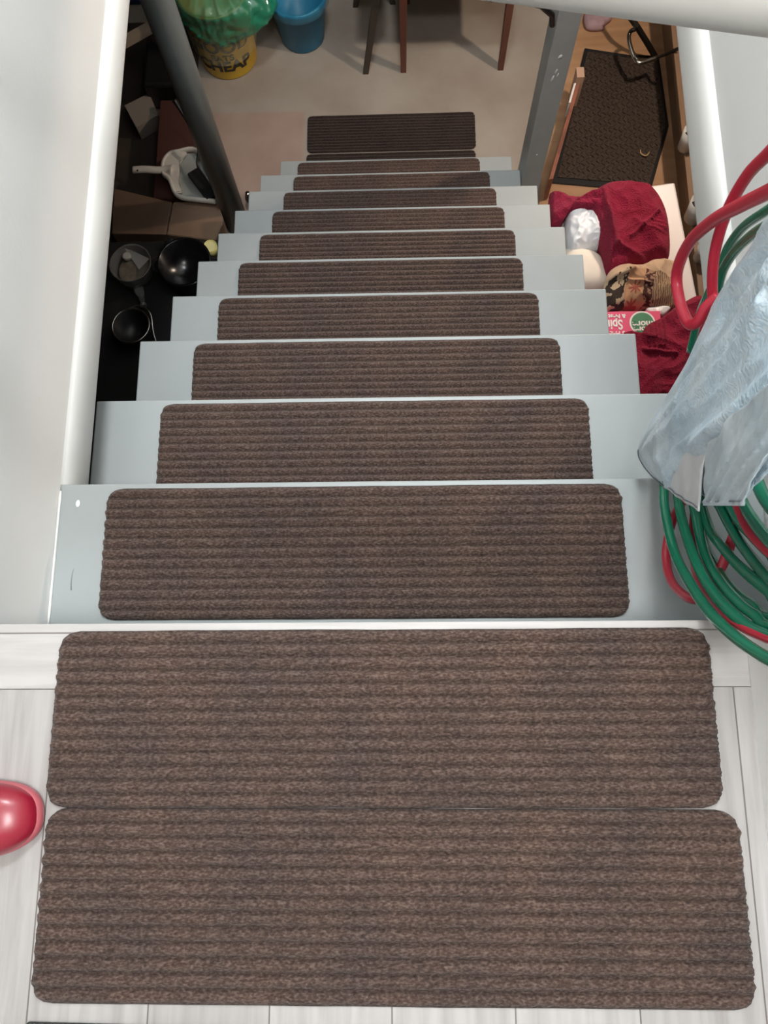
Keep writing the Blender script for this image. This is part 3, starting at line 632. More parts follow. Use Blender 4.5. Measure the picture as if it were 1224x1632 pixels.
for (x, y, dx) in ((lx0, ly0, 0), (lx1, ly0, 0.0), (lx0 + .02, ly1, 0), (lx1 - .02, ly1, 0)):
    bm = bmesh.new(); leg(bm, (x, y, ZF), (x + dx, y, sz - 0.02), 0.034); obj('leg', bm, M_chair, ch)
bm = bmesh.new(); box(bm, (lx0 - .03, ly0 - .025, sz - .02), (lx1 + .03, ly1 + .02, sz + .015), 0.008); obj('seat', bm, M_chair, ch)
bm = bmesh.new(); box(bm, (lx0 - .01, ly1 - .01, sz + .015), (lx0 + .03, ly1 + .02, sz + .45), 0.004); box(bm, (lx1 - .03, ly1 - .01, sz + .015), (lx1 + .01, ly1 + .02, sz + .45), 0.004); box(bm, (lx0 - .01, ly1 - .004, sz + .34), (lx1 + .01, ly1 + .014, sz + .45), 0.004); obj('backrest', bm, M_chair, ch)
for y in (ly1,):
    bm = bmesh.new(); box(bm, (lx0 + .012, y - .008, ZF + .26), (lx1 - .012, y + .008, ZF + .285), 0.003); obj('rung', bm, M_chair, ch)
so = thing('folding_stool', 'dark wooden stool with a splayed leg beside the blue bucket', 'stool', (-0.15, 2.85, ZF))
for a_, b2 in (((-0.150, 2.742, ZF), (-0.075, 2.80, ZF + .42)), ((-0.20, 3.12, ZF), (-0.12, 3.06, ZF + .42)), ((-0.02, 3.13, ZF), (-0.075, 3.06, ZF + .42))):
    bm = bmesh.new(); leg(bm, a_, b2, 0.034); obj('leg', bm, M_stool, so)
bm = bmesh.new(); box(bm, (-0.16, 2.77, ZF + .42), (-0.04, 3.1, ZF + .45), 0.004); obj('seat', bm, M_stool, so)

# yellow bucket wrapped in a green film bag
M_yel = mat('yellow_plastic', (0.74, 0.47, 0.03), 0.4, var=0.1); M_ink = mat('black_print', (0.02, 0.015, 0.01), 0.5)
B0 = Vector((-0.791, 2.843, 0.000)); BR0, BR1, BH = 0.129, 0.147, 0.36
bk = thing('yellow_bucket', 'yellow plastic bucket with black lettering standing behind the round column', 'bucket', (B0.x, B0.y, ZF))
bm = bmesh.new(); lathe(bm, [(BR0 - .012, 0.0), (BR0 - .004, 0.003), (BR0, 0.012), (BR1, BH), (BR1 + .006, BH + .002), (BR1 + .006, BH + .012), (BR1 - .004, BH + .012), (BR0 - .006, 0.012)], (B0.x, B0.y, ZF), 64); obj('body', bm, M_yel, bk, True)
def wrap_text(body, size, z, ang, bold=0.0035):
    bm = text_mesh(body, size, bold, 0.0006)
    for v in bm.verts:
        r = BR0 + (BR1 - BR0) * ((z + v.co.y) / BH) + 0.0012 + v.co.z; a = ang + v.co.x / BR0
        v.co = Vector((B0.x + r * math.cos(a), B0.y + r * math.sin(a), ZF + z + v.co.y))
    return bm
TA = -1.402
for body, z, s in (('GOOD', 0.196, 0.088), ('EATS', 0.137, 0.046), ('CHEAP', 0.084, 0.080)):
    obj('lettering', wrap_text(body, s, z, TA - 0.16, 0.001 if s < 0.05 else 0.003), M_ink, bk)
M_film = mat('green_film', (0.02, 0.30, 0.17), 0.14, bump=0.9, bscale=35, Transmission_Weight=0.0, Alpha=0.62)
M_film.node_tree.nodes['Principled BSDF'].inputs['Coat Weight'].default_value = 0.6
def film(prof, c, seed, amp, seg=160, a0=0, a1=2 * PI, lean=(0, 0), side=0.0, drop=0.0):
    bm = bmesh.new(); rings = []
    for j, (r, z0) in enumerate(prof):
        ring = []; z = z0
        for k in range(seg):
            a = a0 + (a1 - a0) * k / seg
            q = Vector((math.cos(a) * 4.5, math.sin(a) * 4.5, z * 20 + seed)); d = amp * (1 - 2.2 * abs(noise.noise(q))) + amp * 0.5 * (1 - 2 * abs(noise.noise(q * 2.4)))
            tt = j / (len(prof) - 1); bul = max(0.0, math.cos(a + 0.15)) ** 3 * math.sin(PI * min(1, tt * 1.25)) ** 0.8 if tt < 0.8 else 0
            rr = max(0.002, r + d * (0.4 if j == 0 else 1) + side * bul); z = z0 + (drop * math.sin(a * 2 + 0.6) + drop * 0.8 * noise.noise(Vector((math.cos(a) * 2, math.sin(a) * 2, 4)))) * max(0, 1 - tt * 1.8)
            ring.append(bm.verts.new((c[0] + rr * math.cos(a) + lean[0] * z, c[1] + rr * math.sin(a) + lean[1] * z, c[2] + z + 0.3 * d)))
        rings.append(ring)
    for A, B in zip(rings, rings[1:]):
        for k in range(seg): bm.faces.new((A[k], A[(k + 1) % seg], B[(k + 1) % seg], B[k]))
    return bm
prof = [(0.156, 0.262 + j * 0.0098) for j in range(10)] + [(0.158, .36), (0.166, 0.375), (0.168, 0.39), (0.160, 0.41), (0.12, 0.425), (0.07, 0.43), (0.03, 0.425), (0.004, 0.42)]
bm = film(prof, (B0.x, B0.y, ZF), 3, 0.016, side=0.11, drop=0.045); gb = thing('plastic_bag', 'crinkled translucent green film bag pulled over the yellow bucket', 'bag', (B0.x, B0.y, ZF + .25)); obj('film', bm, M_film, gb, True)
M_clear = mat('clear_film', (0.80, 0.78, 0.55), 0.14, bump=0.5, bscale=30, Alpha=0.20)
bm = film([(0.141 + 0.05 * (j / 10) * 0.2, 0.10 + j * 0.016) for j in range(11)], (B0.x, B0.y, ZF), 9, 0.005); obj('clear_skirt', bm, M_clear, gb, True, 'clear lower skirt')
M_blue = mat('blue_plastic', (0.0, 0.155, 0.30), 0.35); M_film2 = mat('pale_film', (0.08, 0.40, 0.62), 0.2, bump=0.4, bscale=30, Alpha=0.35)
K0 = Vector((-0.446, 2.950, 0.000))
bb = thing('blue_bucket', 'blue plastic bucket standing on the concrete beside the yellow bucket', 'bucket', (K0.x, K0.y, ZF))
bm = bmesh.new(); lathe(bm, [(0.090, 0), (0.098, 0.004), (0.101, 0.012), (0.128, 0.225), (0.135, 0.227), (0.135, 0.245), (0.126, 0.246), (0.096, 0.012)], (K0.x, K0.y, ZF), 64); obj('body', bm, M_blue, bb, True)
bm = film([(0.139, 0.205), (0.141, 0.215), (0.141, 0.226), (0.141, 0.24), (0.139, 0.25), (0.13, 0.254), (0.118, 0.235), (0.10, 0.215), (0.06, 0.205), (0.003, 0.20)], (K0.x, K0.y, ZF), 21, 0.004); obj('liner', bm, M_film2, bb, True, 'thin plastic liner')

# ------------------------------------------------------------------ left basement side
M_card = mat('brown_card', (0.16, 0.095, 0.06), 0.7, var=0.25, vscale=6); M_card2 = mat('brown_card_pale', (0.22, 0.14, 0.09), 0.7, var=0.2, vscale=6)
M_redcard = mat('dark_red_carton', (0.07, 0.022, 0.016), 0.7); M_pale = mat('pale_card', (0.26, 0.22, 0.19), 0.8)
M_navy = mat('navy_plastic', (0.005, 0.03, 0.10), 0.5)
CTZ = -2.02
bm = bmesh.new(); a = [(-1.216, 1.818, -2.020), (-0.985, 1.807, -2.020), (-0.967, 1.962, -2.020), (-1.222, 2.035, -2.020)]; hexa(bm, [(p[0], p[1], ZF) for p in a], t4=[p for p in a], bev=0.003)
setp(obj('cardboard_box', bm, M_card), 'flat brown cardboard box on the basement floor under the dustpan handle', 'box')
bm = bmesh.new(); a = [(-0.980, 1.807, -2.020), (-0.773, 1.775, -2.020), (-0.742, 1.867, -2.020), (-0.779, 1.964, -2.020), (-0.962, 1.962, -2.020)]; poly_slab(bm, [p[:2] for p in a], ZF, CTZ, 0.003)
setp(obj('cardboard_box', bm, M_card2), 'flat brown cardboard box beside the foot of the round column', 'box')
bm = bmesh.new(); a = [(-1.057, 1.997, -2.050), (-0.703, 1.989, -2.050), (-0.803, 2.393, -2.050), (-1.103, 2.402, -2.050)]
poly_slab(bm, [(-1.06, 2.0), (-0.80, 2.0), (-0.87, 2.50), (-1.06, 2.50)], ZF, -2.05, 0.003)
setp(obj('carton', bm, M_redcard), 'dark reddish flat carton under the dustpan blade', 'box')
bm = bmesh.new(); a = [(-1.242, 2.520, -2.100), (-1.179, 2.402, -2.100), (-1.086, 2.465, -2.100), (-1.131, 2.583, -2.100)]; hexa(bm, [(p[0], p[1], ZF + .0005) for p in a], t4=[p for p in a], bev=0.002)
setp(obj('small_box', bm, M_pale), 'small pale square box lying in the dark left of the round column', 'box')
bm = bmesh.new(); box(bm, (-1.75, 3.15, ZF), (-1.22, 3.6, -1.7), 0.02); setp(obj('storage_bin', bm, M_navy), 'navy blue storage bin in the far left corner', 'bin')
bm = bmesh.new(); a = Vector((-1.199, 2.734, -1.950)); b_ = Vector((-1.098, 2.817, -1.950)); slab_between(bm, (a.x - .2, a.y - .11, -1.975), b_ - Vector((0, 0, .02)), (0.02, -0.035, 0), (0, 0, 0.03)); 
sl = thing('wooden_bench', 'rough pale wooden bench plank beside the blue bin at the far left', 'bench', (a.x, a.y, ZF)); obj('plank', bm, mat('rough_wood', (0.34, 0.27, 0.21), 0.8), sl)
for pp in (a - Vector((.12, .06, 0)), b_ - Vector((.03, .03, 0))):
    bm = bmesh.new(); box(bm, (pp.x, pp.y, ZF), (pp.x + .025, pp.y + .025, -1.975)); obj('leg', bm, M_stool, sl)

M_ds = mat('floor_darkening_brown', (0.060, 0.044, 0.034), 0.7, var=0.3, vscale=5)
bm = bmesh.new(); box(bm, (-2.3, 1.80, ZF), (-0.94, 3.05, ZF + 0.006)); setp(obj('darkening_sheet', bm, M_ds), 'dark brown sheet added to darken the floor left of the round column', 'sheet')  # added sheet, its dark colour stands in for shade on the left floor
bm = bmesh.new(); box(bm, (-1.14, 2.56, ZF + .0065), (-0.95, 2.80, -2.03), 0.015); setp(obj('added_dark_case', bm, M_black), 'flat black case added behind the round column to darken the floor there', 'case')  # box added to deepen the dark area behind the column
# dustpan
M_pan = mat('cream_plastic', (0.60, 0.56, 0.50), 0.35); M_pan_g = mat('grey_plastic', (0.30, 0.32, 0.30), 0.45)
dp = thing('dustpan', 'off white plastic dustpan lying left of the round column', 'dustpan', (-0.931, 2.090, -2.020))
dz = -1.995
outer = [(-1.002, 2.128, -1.995), (-0.978, 2.168, -1.995), (-0.943, 2.179, -1.995), (-0.864, 2.183, -1.995), (-0.805, 2.068, -1.995), (-0.756, 1.952, -1.995), (-0.769, 1.934, -1.995), (-0.850, 1.945, -1.995), (-0.912, 1.956, -1.995), (-0.945, 1.981, -1.995), (-0.970, 2.042, -1.995), (-0.999, 2.073, -1.995)]
bm = bmesh.new(); poly_slab(bm, outer, dz - 0.008, dz, 0.0015); obj('tray', bm, M_pan_g, dp, label='grey tray floor')
bm = bmesh.new(); rim = catmull([Vector(p) + Vector((0, 0, 0.012)) for p in [outer[4], outer[3], outer[2], outer[1], outer[0]] + [outer[11], outer[10], outer[9], outer[8], outer[7], outer[6]]], 5)
tube(bm, rim, 0.009, 10, flat=1.6); obj('rim', bm, M_pan, dp, True)
hb = [Vector(outer[0]), Vector(outer[1]), Vector((-0.943, 2.152, -1.980)), Vector((-0.952, 2.076, -1.980)), Vector((-0.915, 1.999, -1.980)), Vector(outer[10]), Vector(outer[11])]
bm = bmesh.new(); poly_slab(bm, [(p.x, p.y) for p in [outer[0] and Vector(outer[0]), Vector(outer[1]), Vector(outer[2]), Vector((-0.902, 2.175, -1.995)), Vector((-0.937, 2.127, -1.995)), Vector((-0.941, 2.056, -1.995)), Vector((-0.913, 1.974, -1.995)), Vector(outer[9]), Vector(outer[10]), Vector(outer[11])]], dz + 0.001, dz + 0.020, 0.004); obj('hood', bm, M_pan, dp)
bm = bmesh.new(); hp = catmull([(-1.127, 2.085, -1.970), (-1.078, 2.087, -1.970), (-1.026, 2.086, -1.975), (-0.985, 2.089, -1.980), (-0.958, 2.085, -1.980)], 6)
tube(bm, hp, lambda t: 0.0165 + 0.016 * max(0, t - 0.62) ** 1.2 * 2.6, 14, flat=0.7); obj('handle', bm, M_pan, dp, True)
hd = Vector((-1.102, 2.072, -1.957)); bm = bmesh.new(); lathe(bm, [(0.004, 0), (0.004, 0.002)], hd, 16); obj('hanging_hole', bm, M_ink, dp)
# hand brush resting in the pan
hbz = -1.96
br = thing('hand_brush', 'black hand brush with a thin curved handle resting in the dustpan', 'brush', (-0.834, 2.035, -1.970))
a = [(-0.893, 2.060, -1.965), (-0.804, 1.935, -1.965), (-0.763, 1.961, -1.965), (-0.849, 2.090, -1.965)]
bm = bmesh.new(); hexa(bm, [(p[0], p[1], dz + 0.002) for p in a], t4=a, bev=0.004)
obj('bristles', bm, M_blackm, br)
bm = bmesh.new(); tube(bm, catmull([(-0.766, 1.960, -1.955), (-0.807, 2.020, -1.950), (-0.842, 2.077, -1.940), (-0.834, 2.126, -1.910), (-0.847, 2.178, -1.880), (-0.870, 2.221, -1.850), (-0.904, 2.272, -1.820), (-0.915, 2.288, -1.810)], 6), lambda t: 0.0055 + 0.006 * max(0, t - 0.6) * 2, 10); obj('handle', bm, M_black, br, True)

# cookware on a low table, made black to block light in the dark area
tb = thing('low_table', 'low table left of the stairs, made black to block light, holding cookware', 'table', (-1.0, 1.2, ZF))
bm = bmesh.new(); box(bm, (-1.45, 0.45, -2.02), (-0.58, 1.765, -2.0), 0.004); obj('tabletop', bm, M_blackm, tb)
for x in (-1.42, -0.63):
    for y in (0.48, 1.71):
        bm = bmesh.new(); box(bm, (x, y, ZF), (x + .03, y + .03, -2.021)); obj('leg', bm, M_blackm, tb)
M_glass = mat('clear_glass', (0.95, 0.97, 0.96), 0.03, Transmission_Weight=0.92, IOR=1.35)
M_jarin = mat('tan_contents', (0.20, 0.17, 0.13), 0.7, var=.5, vscale=30)
def pos(p): return (p[0], p[1], -1.9995)
c = (-1.081, 1.604, -1.950)
jar = thing('glass_bowl', 'clear glass storage bowl with pale contents on the low table', 'bowl', pos(c))
bm = bmesh.new(); lathe(bm, [(0.05, 0), (0.068, 0.01), (0.078, 0.05), (0.082, 0.098), (0.086, 0.102), (0.079, 0.101), (0.074, 0.05), (0.062, 0.014), (0.03, 0.006)], pos(c), 48); obj('body', bm, M_glass, jar, True)
bm = bmesh.new(); lathe(bm, [(0.055, 0.008), (0.068, 0.045), (0.060, 0.050), (0.02, 0.052)], pos(c), 32); obj('contents', bm, M_jarin, jar, True, 'brown contents')
bm = bmesh.new(); a = [(-1.102, 1.672, -1.930), (-1.035, 1.563, -1.930), (-1.010, 1.641, -1.930), (-1.095, 1.683, -1.930)]; hexa(bm, [(-1.122, 1.693, -1.945), (-1.058, 1.600, -1.945), (-1.020, 1.648, -1.945), (-1.090, 1.686, -1.945)], 0.003); obj('paper_packet', bm, mat('grey_packet', (0.36, 0.35, 0.33), 0.6), jar)
bm = bmesh.new(); q_ = (-1.109, 1.655, -1.930); lathe(bm, [(0.017, 0), (0.017, 0.012), (0.013, 0.014)], (q_[0], q_[1], -1.940), 24); obj('white_cap', bm, mat('dull_white', (0.38, 0.37, 0.34), 0.5), jar, label='pale round cap')
c = (-0.861, 1.602, -1.930)
pt = thing('black_pot', 'large black pot with a shiny rim on the table edge nearest the stairs', 'pot', pos(c))
bm = bmesh.new(); lathe(bm, [(0.095, 0), (0.102, 0.006), (0.104, 0.10), (0.109, 0.103), (0.109, 0.107), (0.100, 0.107), (0.098, 0.012)], pos(c), 48); obj('body', bm, mat('black_enamel', (0.006, 0.006, 0.007), 0.22), pt, True)
for s in (-1, 1):
    bm = bmesh.new(); tube(bm, catmull([(c[0] + s * .10, c[1] - .03, -1.92), (c[0] + s * .128, c[1] - .02, -1.918), (c[0] + s * .128, c[1] + .02, -1.918), (c[0] + s * .10, c[1] + .03, -1.92)], 5), 0.005, 8); obj('handle', bm, M_black, pt, True)
c = (-1.063, 1.337, -1.930)
sp2 = thing('saucepan', 'black saucepan with a bright steel rim left of the stairs, nearest the wall', 'saucepan', pos(c))
bm = bmesh.new(); lathe(bm, [(0.062, 0), (0.07, 0.006), (0.072, 0.085), (0.068, 0.085), (0.064, 0.010)], pos(c), 48); obj('body', bm, M_black, sp2, True)
bm = bmesh.new(); tube(bm, [(c[0] + .0735 * math.cos(2 * PI * k / 48), c[1] + .0735 * math.sin(2 * PI * k / 48), -1.912) for k in range(48)], 0.0035, 8, closed=True); obj('rim', bm, M_steel, sp2, True, 'bright steel rim')
bm = bmesh.new(); tube(bm, catmull([(c[0] - .02, c[1] + .07, -1.912), (c[0] + .03, c[1] + .083, -1.905), (c[0] + .075, c[1] + .05, -1.91), (c[0] + .085, c[1] - .02, -1.93), (c[0] + .10, c[1] - .07, -1.95)], 5), 0.0028, 8); obj('wire_handle', bm, M_steel, sp2, True, 'thin steel wire handle')
c = (-1.053, 1.499, -1.950)
bt = thing('glass_stopper', 'small clear glass bottle lying between the glass bowl and the saucepan', 'bottle', pos(c))
bm = bmesh.new(); tube(bm, [(c[0] - .02, c[1] + .05, -1.975), (c[0] - .005, c[1] + .01, -1.975), (c[0], c[1], -1.975), (c[0] + .01, c[1] - .035, -1.975)], lambda t: 0.022 - 0.013 * t, 16); obj('body', bm, M_glass, bt, True)
bm = bmesh.new(); tube(bm, [(c[0] + .0101, c[1] - .0352, -1.975), (c[0] + .014, c[1] - .047, -1.975)], 0.012, 12); obj('cap', bm, mat('silver_cap', (.5, .5, .5), .3, .8), bt)
c = (-0.952, 1.739, -1.960)
bm = bmesh.new(); lathe(bm, [(0.018, 0), (0.019, 0.03), (0.015, 0.036)], pos(c), 24); setp(obj('jar_lid', bm, M_black, None, True), 'tiny black round lid between the glass bowl and the black pot', 'lid')
M_yc = mat('pale_yellow_plastic', (0.62, 0.56, 0.20), 0.5)
c = (-0.771, 1.700, -1.960)
yc = thing('yellow_cup', 'small pale yellow cup against the stair edge beside the black pot', 'cup', pos(c))
bm = bmesh.new(); lathe(bm, [(0.022, 0), (0.028, 0.06), (0.026, 0.06), (0.020, 0.004)], pos(c), 32); obj('body', bm, M_yc, yc, True)
bm = bmesh.new(); lathe(bm, [(0.024, 0.05), (0.025, 0.053)], pos(c), 32); obj('contents', bm, mat('yellow_content', (.62, .58, .28), .6), yc)
bm = bmesh.new(); c = (-0.678, 1.998, -2.100); lathe(bm, [(0.018, 0), (0.018, 0.085), (0.012, 0.095), (0.010, 0.11)], (c[0] + .02, c[1] + .04, ZF), 20); setp(obj('small_bottle', bm, M_steel, None, True), 'tiny metallic bottle on the floor between the column and the steps', 'bottle')

# ------------------------------------------------------------------ hoses hanging on the right wall
M_gh = mat('green_rubber', (0.008, 0.17, 0.095), 0.22, var=0.15, vscale=12, Coat_Weight=0.4); M_rh = mat('red_rubber', (0.46, 0.020, 0.045), 0.30)
hk = thing('wall_hook', 'white coil hook on the right wall holding the hoses', 'hook', (WR, 0.33, 0.43))
bm = bmesh.new(); tube(bm, [(WR - 0.001, 0.22, 0.412), (0.44, 0.22, 0.412), (0.36, 0.22, 0.415), (0.352, 0.22, 0.44)], 0.010, 12); obj('arm', bm, M_trimw, hk, True)
bm = bmesh.new(); box(bm, (WR - 0.008, 0.18, 0.36), (WR - 0.0005, 0.26, 0.46), 0.002); obj('plate', bm, M_trimw, hk)
random.seed(12)
GX = [(.395, .385), (.405, .39), (.42, .392), (.425, .40), (.43, .405), (.44, .41), (.435, .40)]
arcs = [
 [(0.395, 0.282, -0.068), (0.388, 0.227, -0.132), (0.383, 0.179, -0.143), (0.380, 0.141, -0.135), (0.374, 0.081, -0.095), (0.368, 0.030, -0.031), (0.362, -0.012, 0.038), (0.360, -0.041, 0.098), (0.360, -0.061, 0.148), (0.360, -0.076, 0.196), (0.362, -0.084, 0.246)],
 [(0.405, 0.276, -0.055), (0.400, 0.220, -0.125), (0.396, 0.156, -0.125), (0.390, 0.106, -0.092), (0.384, 0.054, -0.044), (0.378, 0.013, 0.014), (0.374, -0.018, 0.072), (0.374, -0.039, 0.120), (0.374, -0.052, 0.171), (0.374, -0.060, 0.221)],
 [(0.415, 0.272, -0.045), (0.412, 0.208, -0.118), (0.408, 0.128, -0.098), (0.402, 0.076, -0.067), (0.395, 0.035, -0.014), (0.388, -0.000, 0.050), (0.386, -0.022, 0.099), (0.386, -0.037, 0.148)],
 [(0.425, 0.274, -0.049), (0.420, 0.188, -0.111), (0.418, 0.117, -0.087), (0.410, 0.074, -0.025), (0.402, 0.035, 0.045), (0.396, 0.002, 0.115), (0.394, -0.013, 0.153)],
 [(0.435, 0.272, -0.044), (0.430, 0.196, -0.107), (0.425, 0.126, -0.052), (0.418, 0.078, 0.003), (0.410, 0.042, 0.058), (0.402, 0.013, 0.110), (0.398, -0.006, 0.152)],
 [(0.440, 0.265, -0.027), (0.436, 0.188, -0.079), (0.428, 0.114, -0.022), (0.418, 0.076, 0.041), (0.408, 0.043, 0.104), (0.400, 0.022, 0.155)],
 [(0.445, 0.306, -0.132), (0.432, 0.223, -0.167), (0.418, 0.110, -0.112), (0.412, 0.058, -0.060), (0.404, 0.017, 0.006), (0.398, -0.009, 0.070), (0.396, -0.028, 0.127)],
 [(0.415, 0.236, 0.049), (0.408, 0.167, 0.020), (0.400, 0.109, 0.067), (0.392, 0.071, 0.115), (0.386, 0.040, 0.162), (0.384, 0.022, 0.194)],
 [(0.385, 0.243, 0.108), (0.382, 0.164, 0.125), (0.378, 0.106, 0.159), (0.376, 0.081, 0.179), (0.374, 0.060, 0.209), (0.374, 0.031, 0.267)]]
ctrl = []
random.seed(3)
for i, A in enumerate(arcs):
    ctrl += [Vector(p) for p in A]
    e = Vector(A[-1]); s = Vector((arcs[(i + 1) % len(arcs)])[0])
    dx = .385 + 0.008 * i
    ctrl += [Vector((dx, -0.01 + .01 * random.random(), max(0.26, e.z + .12))), Vector((dx, 0.11, 0.40 + .008 * i)), Vector((dx, 0.22, 0.432 + 0.007 * i)), Vector((dx + .01, 0.315, 0.33 + .006 * i))]
hs = thing('garden_hose', 'green rubber garden hose hanging in coils on the right wall below the blue cover', 'hose', (0.42, 0.3, -0.2))
bm = bmesh.new(); tube(bm, catmull(ctrl, 8), 0.0067, 12); obj('coils', bm, M_gh, hs, True)
for pts in ([(0.420, 0.402, 0.202), (0.420, 0.414, 0.166), (0.425, 0.439, 0.095), (0.430, 0.447, 0.036), (0.435, 0.440, -0.004), (0.440, 0.436, -0.064), (0.450, 0.438, -0.123), (0.455, 0.408, -0.186)],
            [(0.400, 0.360, 0.236), (0.400, 0.373, 0.202), (0.405, 0.392, 0.149), (0.410, 0.405, 0.096), (0.415, 0.408, 0.049), (0.420, 0.396, 0.012)]):
    bm = bmesh.new(); tube(bm, catmull(pts, 8), 0.0058, 12); obj('upper_loop', bm, M_gh, hs, True)
rh = thing('air_hose', 'red rubber hose looping out above and below the blue cover', 'hose', (0.4, 0.35, 0.1))
bm = bmesh.new()
tube(bm, catmull([(0.365, 0.383, 0.333), (0.370, 0.400, 0.278), (0.375, 0.417, 0.221), (0.380, 0.420, 0.159), (0.385, 0.410, 0.111), (0.390, 0.392, 0.079), (0.400, 0.369, 0.046), (0.410, 0.340, 0.020)], 8), 0.0064, 16); obj('upper_loop', bm, M_rh, rh, True)
bm = bmesh.new()
tube(bm, catmull([(0.345, 0.314, 0.359), (0.350, 0.338, 0.308), (0.355, 0.369, 0.242), (0.360, 0.404, 0.162), (0.365, 0.428, 0.079), (0.370, 0.424, 0.019), (0.375, 0.391, 0.005), (0.380, 0.356, 0.014), (0.385, 0.349, 0.031), (0.390, 0.359, 0.048), (0.400, 0.367, 0.064)], 8), 0.0072, 16); obj('upper_loop', bm, M_rh, rh, True)
bm = bmesh.new()
tube(bm, catmull([(0.405, 0.168, -0.103), (0.398, 0.145, -0.150), (0.392, 0.113, -0.173), (0.388, 0.082, -0.174), (0.385, 0.051, -0.151), (0.384, 0.029, -0.112), (0.384, 0.015, -0.070), (0.392, 0.017, -0.048), (0.405, 0.036, -0.047), (0.420, 0.070, -0.037), (0.430, 0.112, -0.012)], 8), 0.0062, 12)
obj('lower_loop', bm, M_rh, rh, True)
bm = bmesh.new()
tube(bm, catmull([(0.420, 0.157, -0.129), (0.408, 0.102, -0.119), (0.398, 0.053, -0.089), (0.388, 0.016, -0.033), (0.376, -0.015, 0.046), (0.372, -0.035, 0.102), (0.372, -0.051, 0.158), (0.372, -0.061, 0.201)], 8), 0.0058, 12); obj('lower_loop', bm, M_rh, rh, True)
bm = bmesh.new()
tube(bm, catmull([(0.400, 0.147, 0.035), (0.396, 0.103, 0.067), (0.394, 0.070, 0.094), (0.392, 0.042, 0.134), (0.390, 0.014, 0.184)], 8), 0.0068, 12); obj('lower_loop', bm, M_rh, rh, True)

# ------------------------------------------------------------------ blue cover draped over the coils
def cover_mat():
    m = bpy.data.materials.new('pale_blue_cover'); m.use_nodes = True; nt = m.node_tree; N = nt.nodes; L = nt.links; b = N['Principled BSDF']
    tc = N.new('ShaderNodeTexCoord')
    wv = N.new('ShaderNodeTexWave'); wv.wave_type = 'RINGS'; wv.inputs['Scale'].default_value = 34; wv.inputs['Distortion'].default_value = 22; wv.inputs['Detail'].default_value = 3; wv.inputs['Detail Scale'].default_value = 1.4; L.new(tc.outputs['Object'], wv.inputs['Vector'])
    n = N.new('ShaderNodeTexNoise'); n.inputs['Scale'].default_value = 9; n.inputs['Detail'].default_value = 4; L.new(tc.outputs['Object'], n.inputs['Vector'])
    r = N.new('ShaderNodeValToRGB'); r.color_ramp.elements[0].position = 0.35; r.color_ramp.elements[1].position = 0.65
    r.color_ramp.elements[0].color = (0.52, 0.66, 0.75, 1); r.color_ramp.elements[1].color = (0.70, 0.78, 0.82, 1); L.new(n.outputs[0], r.inputs[0])
    mx = N.new('ShaderNodeMix'); mx.data_type = 'RGBA'; mx.blend_type = 'MULTIPLY'; ml = N.new('ShaderNodeMath'); ml.operation = 'MULTIPLY'; ml.inputs[1].default_value = 0.35; L.new(wv.outputs[0], ml.inputs[0]); L.new(ml.outputs[0], mx.inputs[0])
    L.new(r.outputs[0], mx.inputs[6]); mx.inputs[7].default_value = (0.68, 0.82, 0.95, 1); L.new(mx.outputs[2], b.inputs['Base Color'])
    b.inputs['Roughness'].default_value = 0.33; b.inputs['Specular IOR Level'].default_value = 0.5
    bp = N.new('ShaderNodeBump'); bp.inputs['Strength'].default_value = 0.18; bp.inputs['Distance'].default_value = 0.003; L.new(wv.outputs[0], bp.inputs['Height'])
    n3 = N.new('ShaderNodeTexNoise'); n3.inputs['Scale'].default_value = 22; n3.inputs['Detail'].default_value = 5; L.new(tc.outputs['Object'], n3.inputs['Vector'])
    bp2 = N.new('ShaderNodeBump'); bp2.inputs['Strength'].default_value = 0.6; bp2.inputs['Distance'].default_value = 0.010; L.new(n3.outputs[0], bp2.inputs['Height']); L.new(bp.outputs[0], bp2.inputs['Normal']); L.new(bp2.outputs[0], b.inputs['Normal'])
    return m
M_cov = cover_mat(); M_covg = mat('milky_cover', (0.64, 0.66, 0.675), 0.35, bump=0.35, bscale=25, var=0.12, vscale=12); M_hem = mat('grey_stitching', (0.14, 0.16, 0.19), 0.7)
cv = thing('cover_bag', 'pale blue patterned plastic cover draped over the hanging hoses', 'cover', (0.36, 0.25, 0.05))
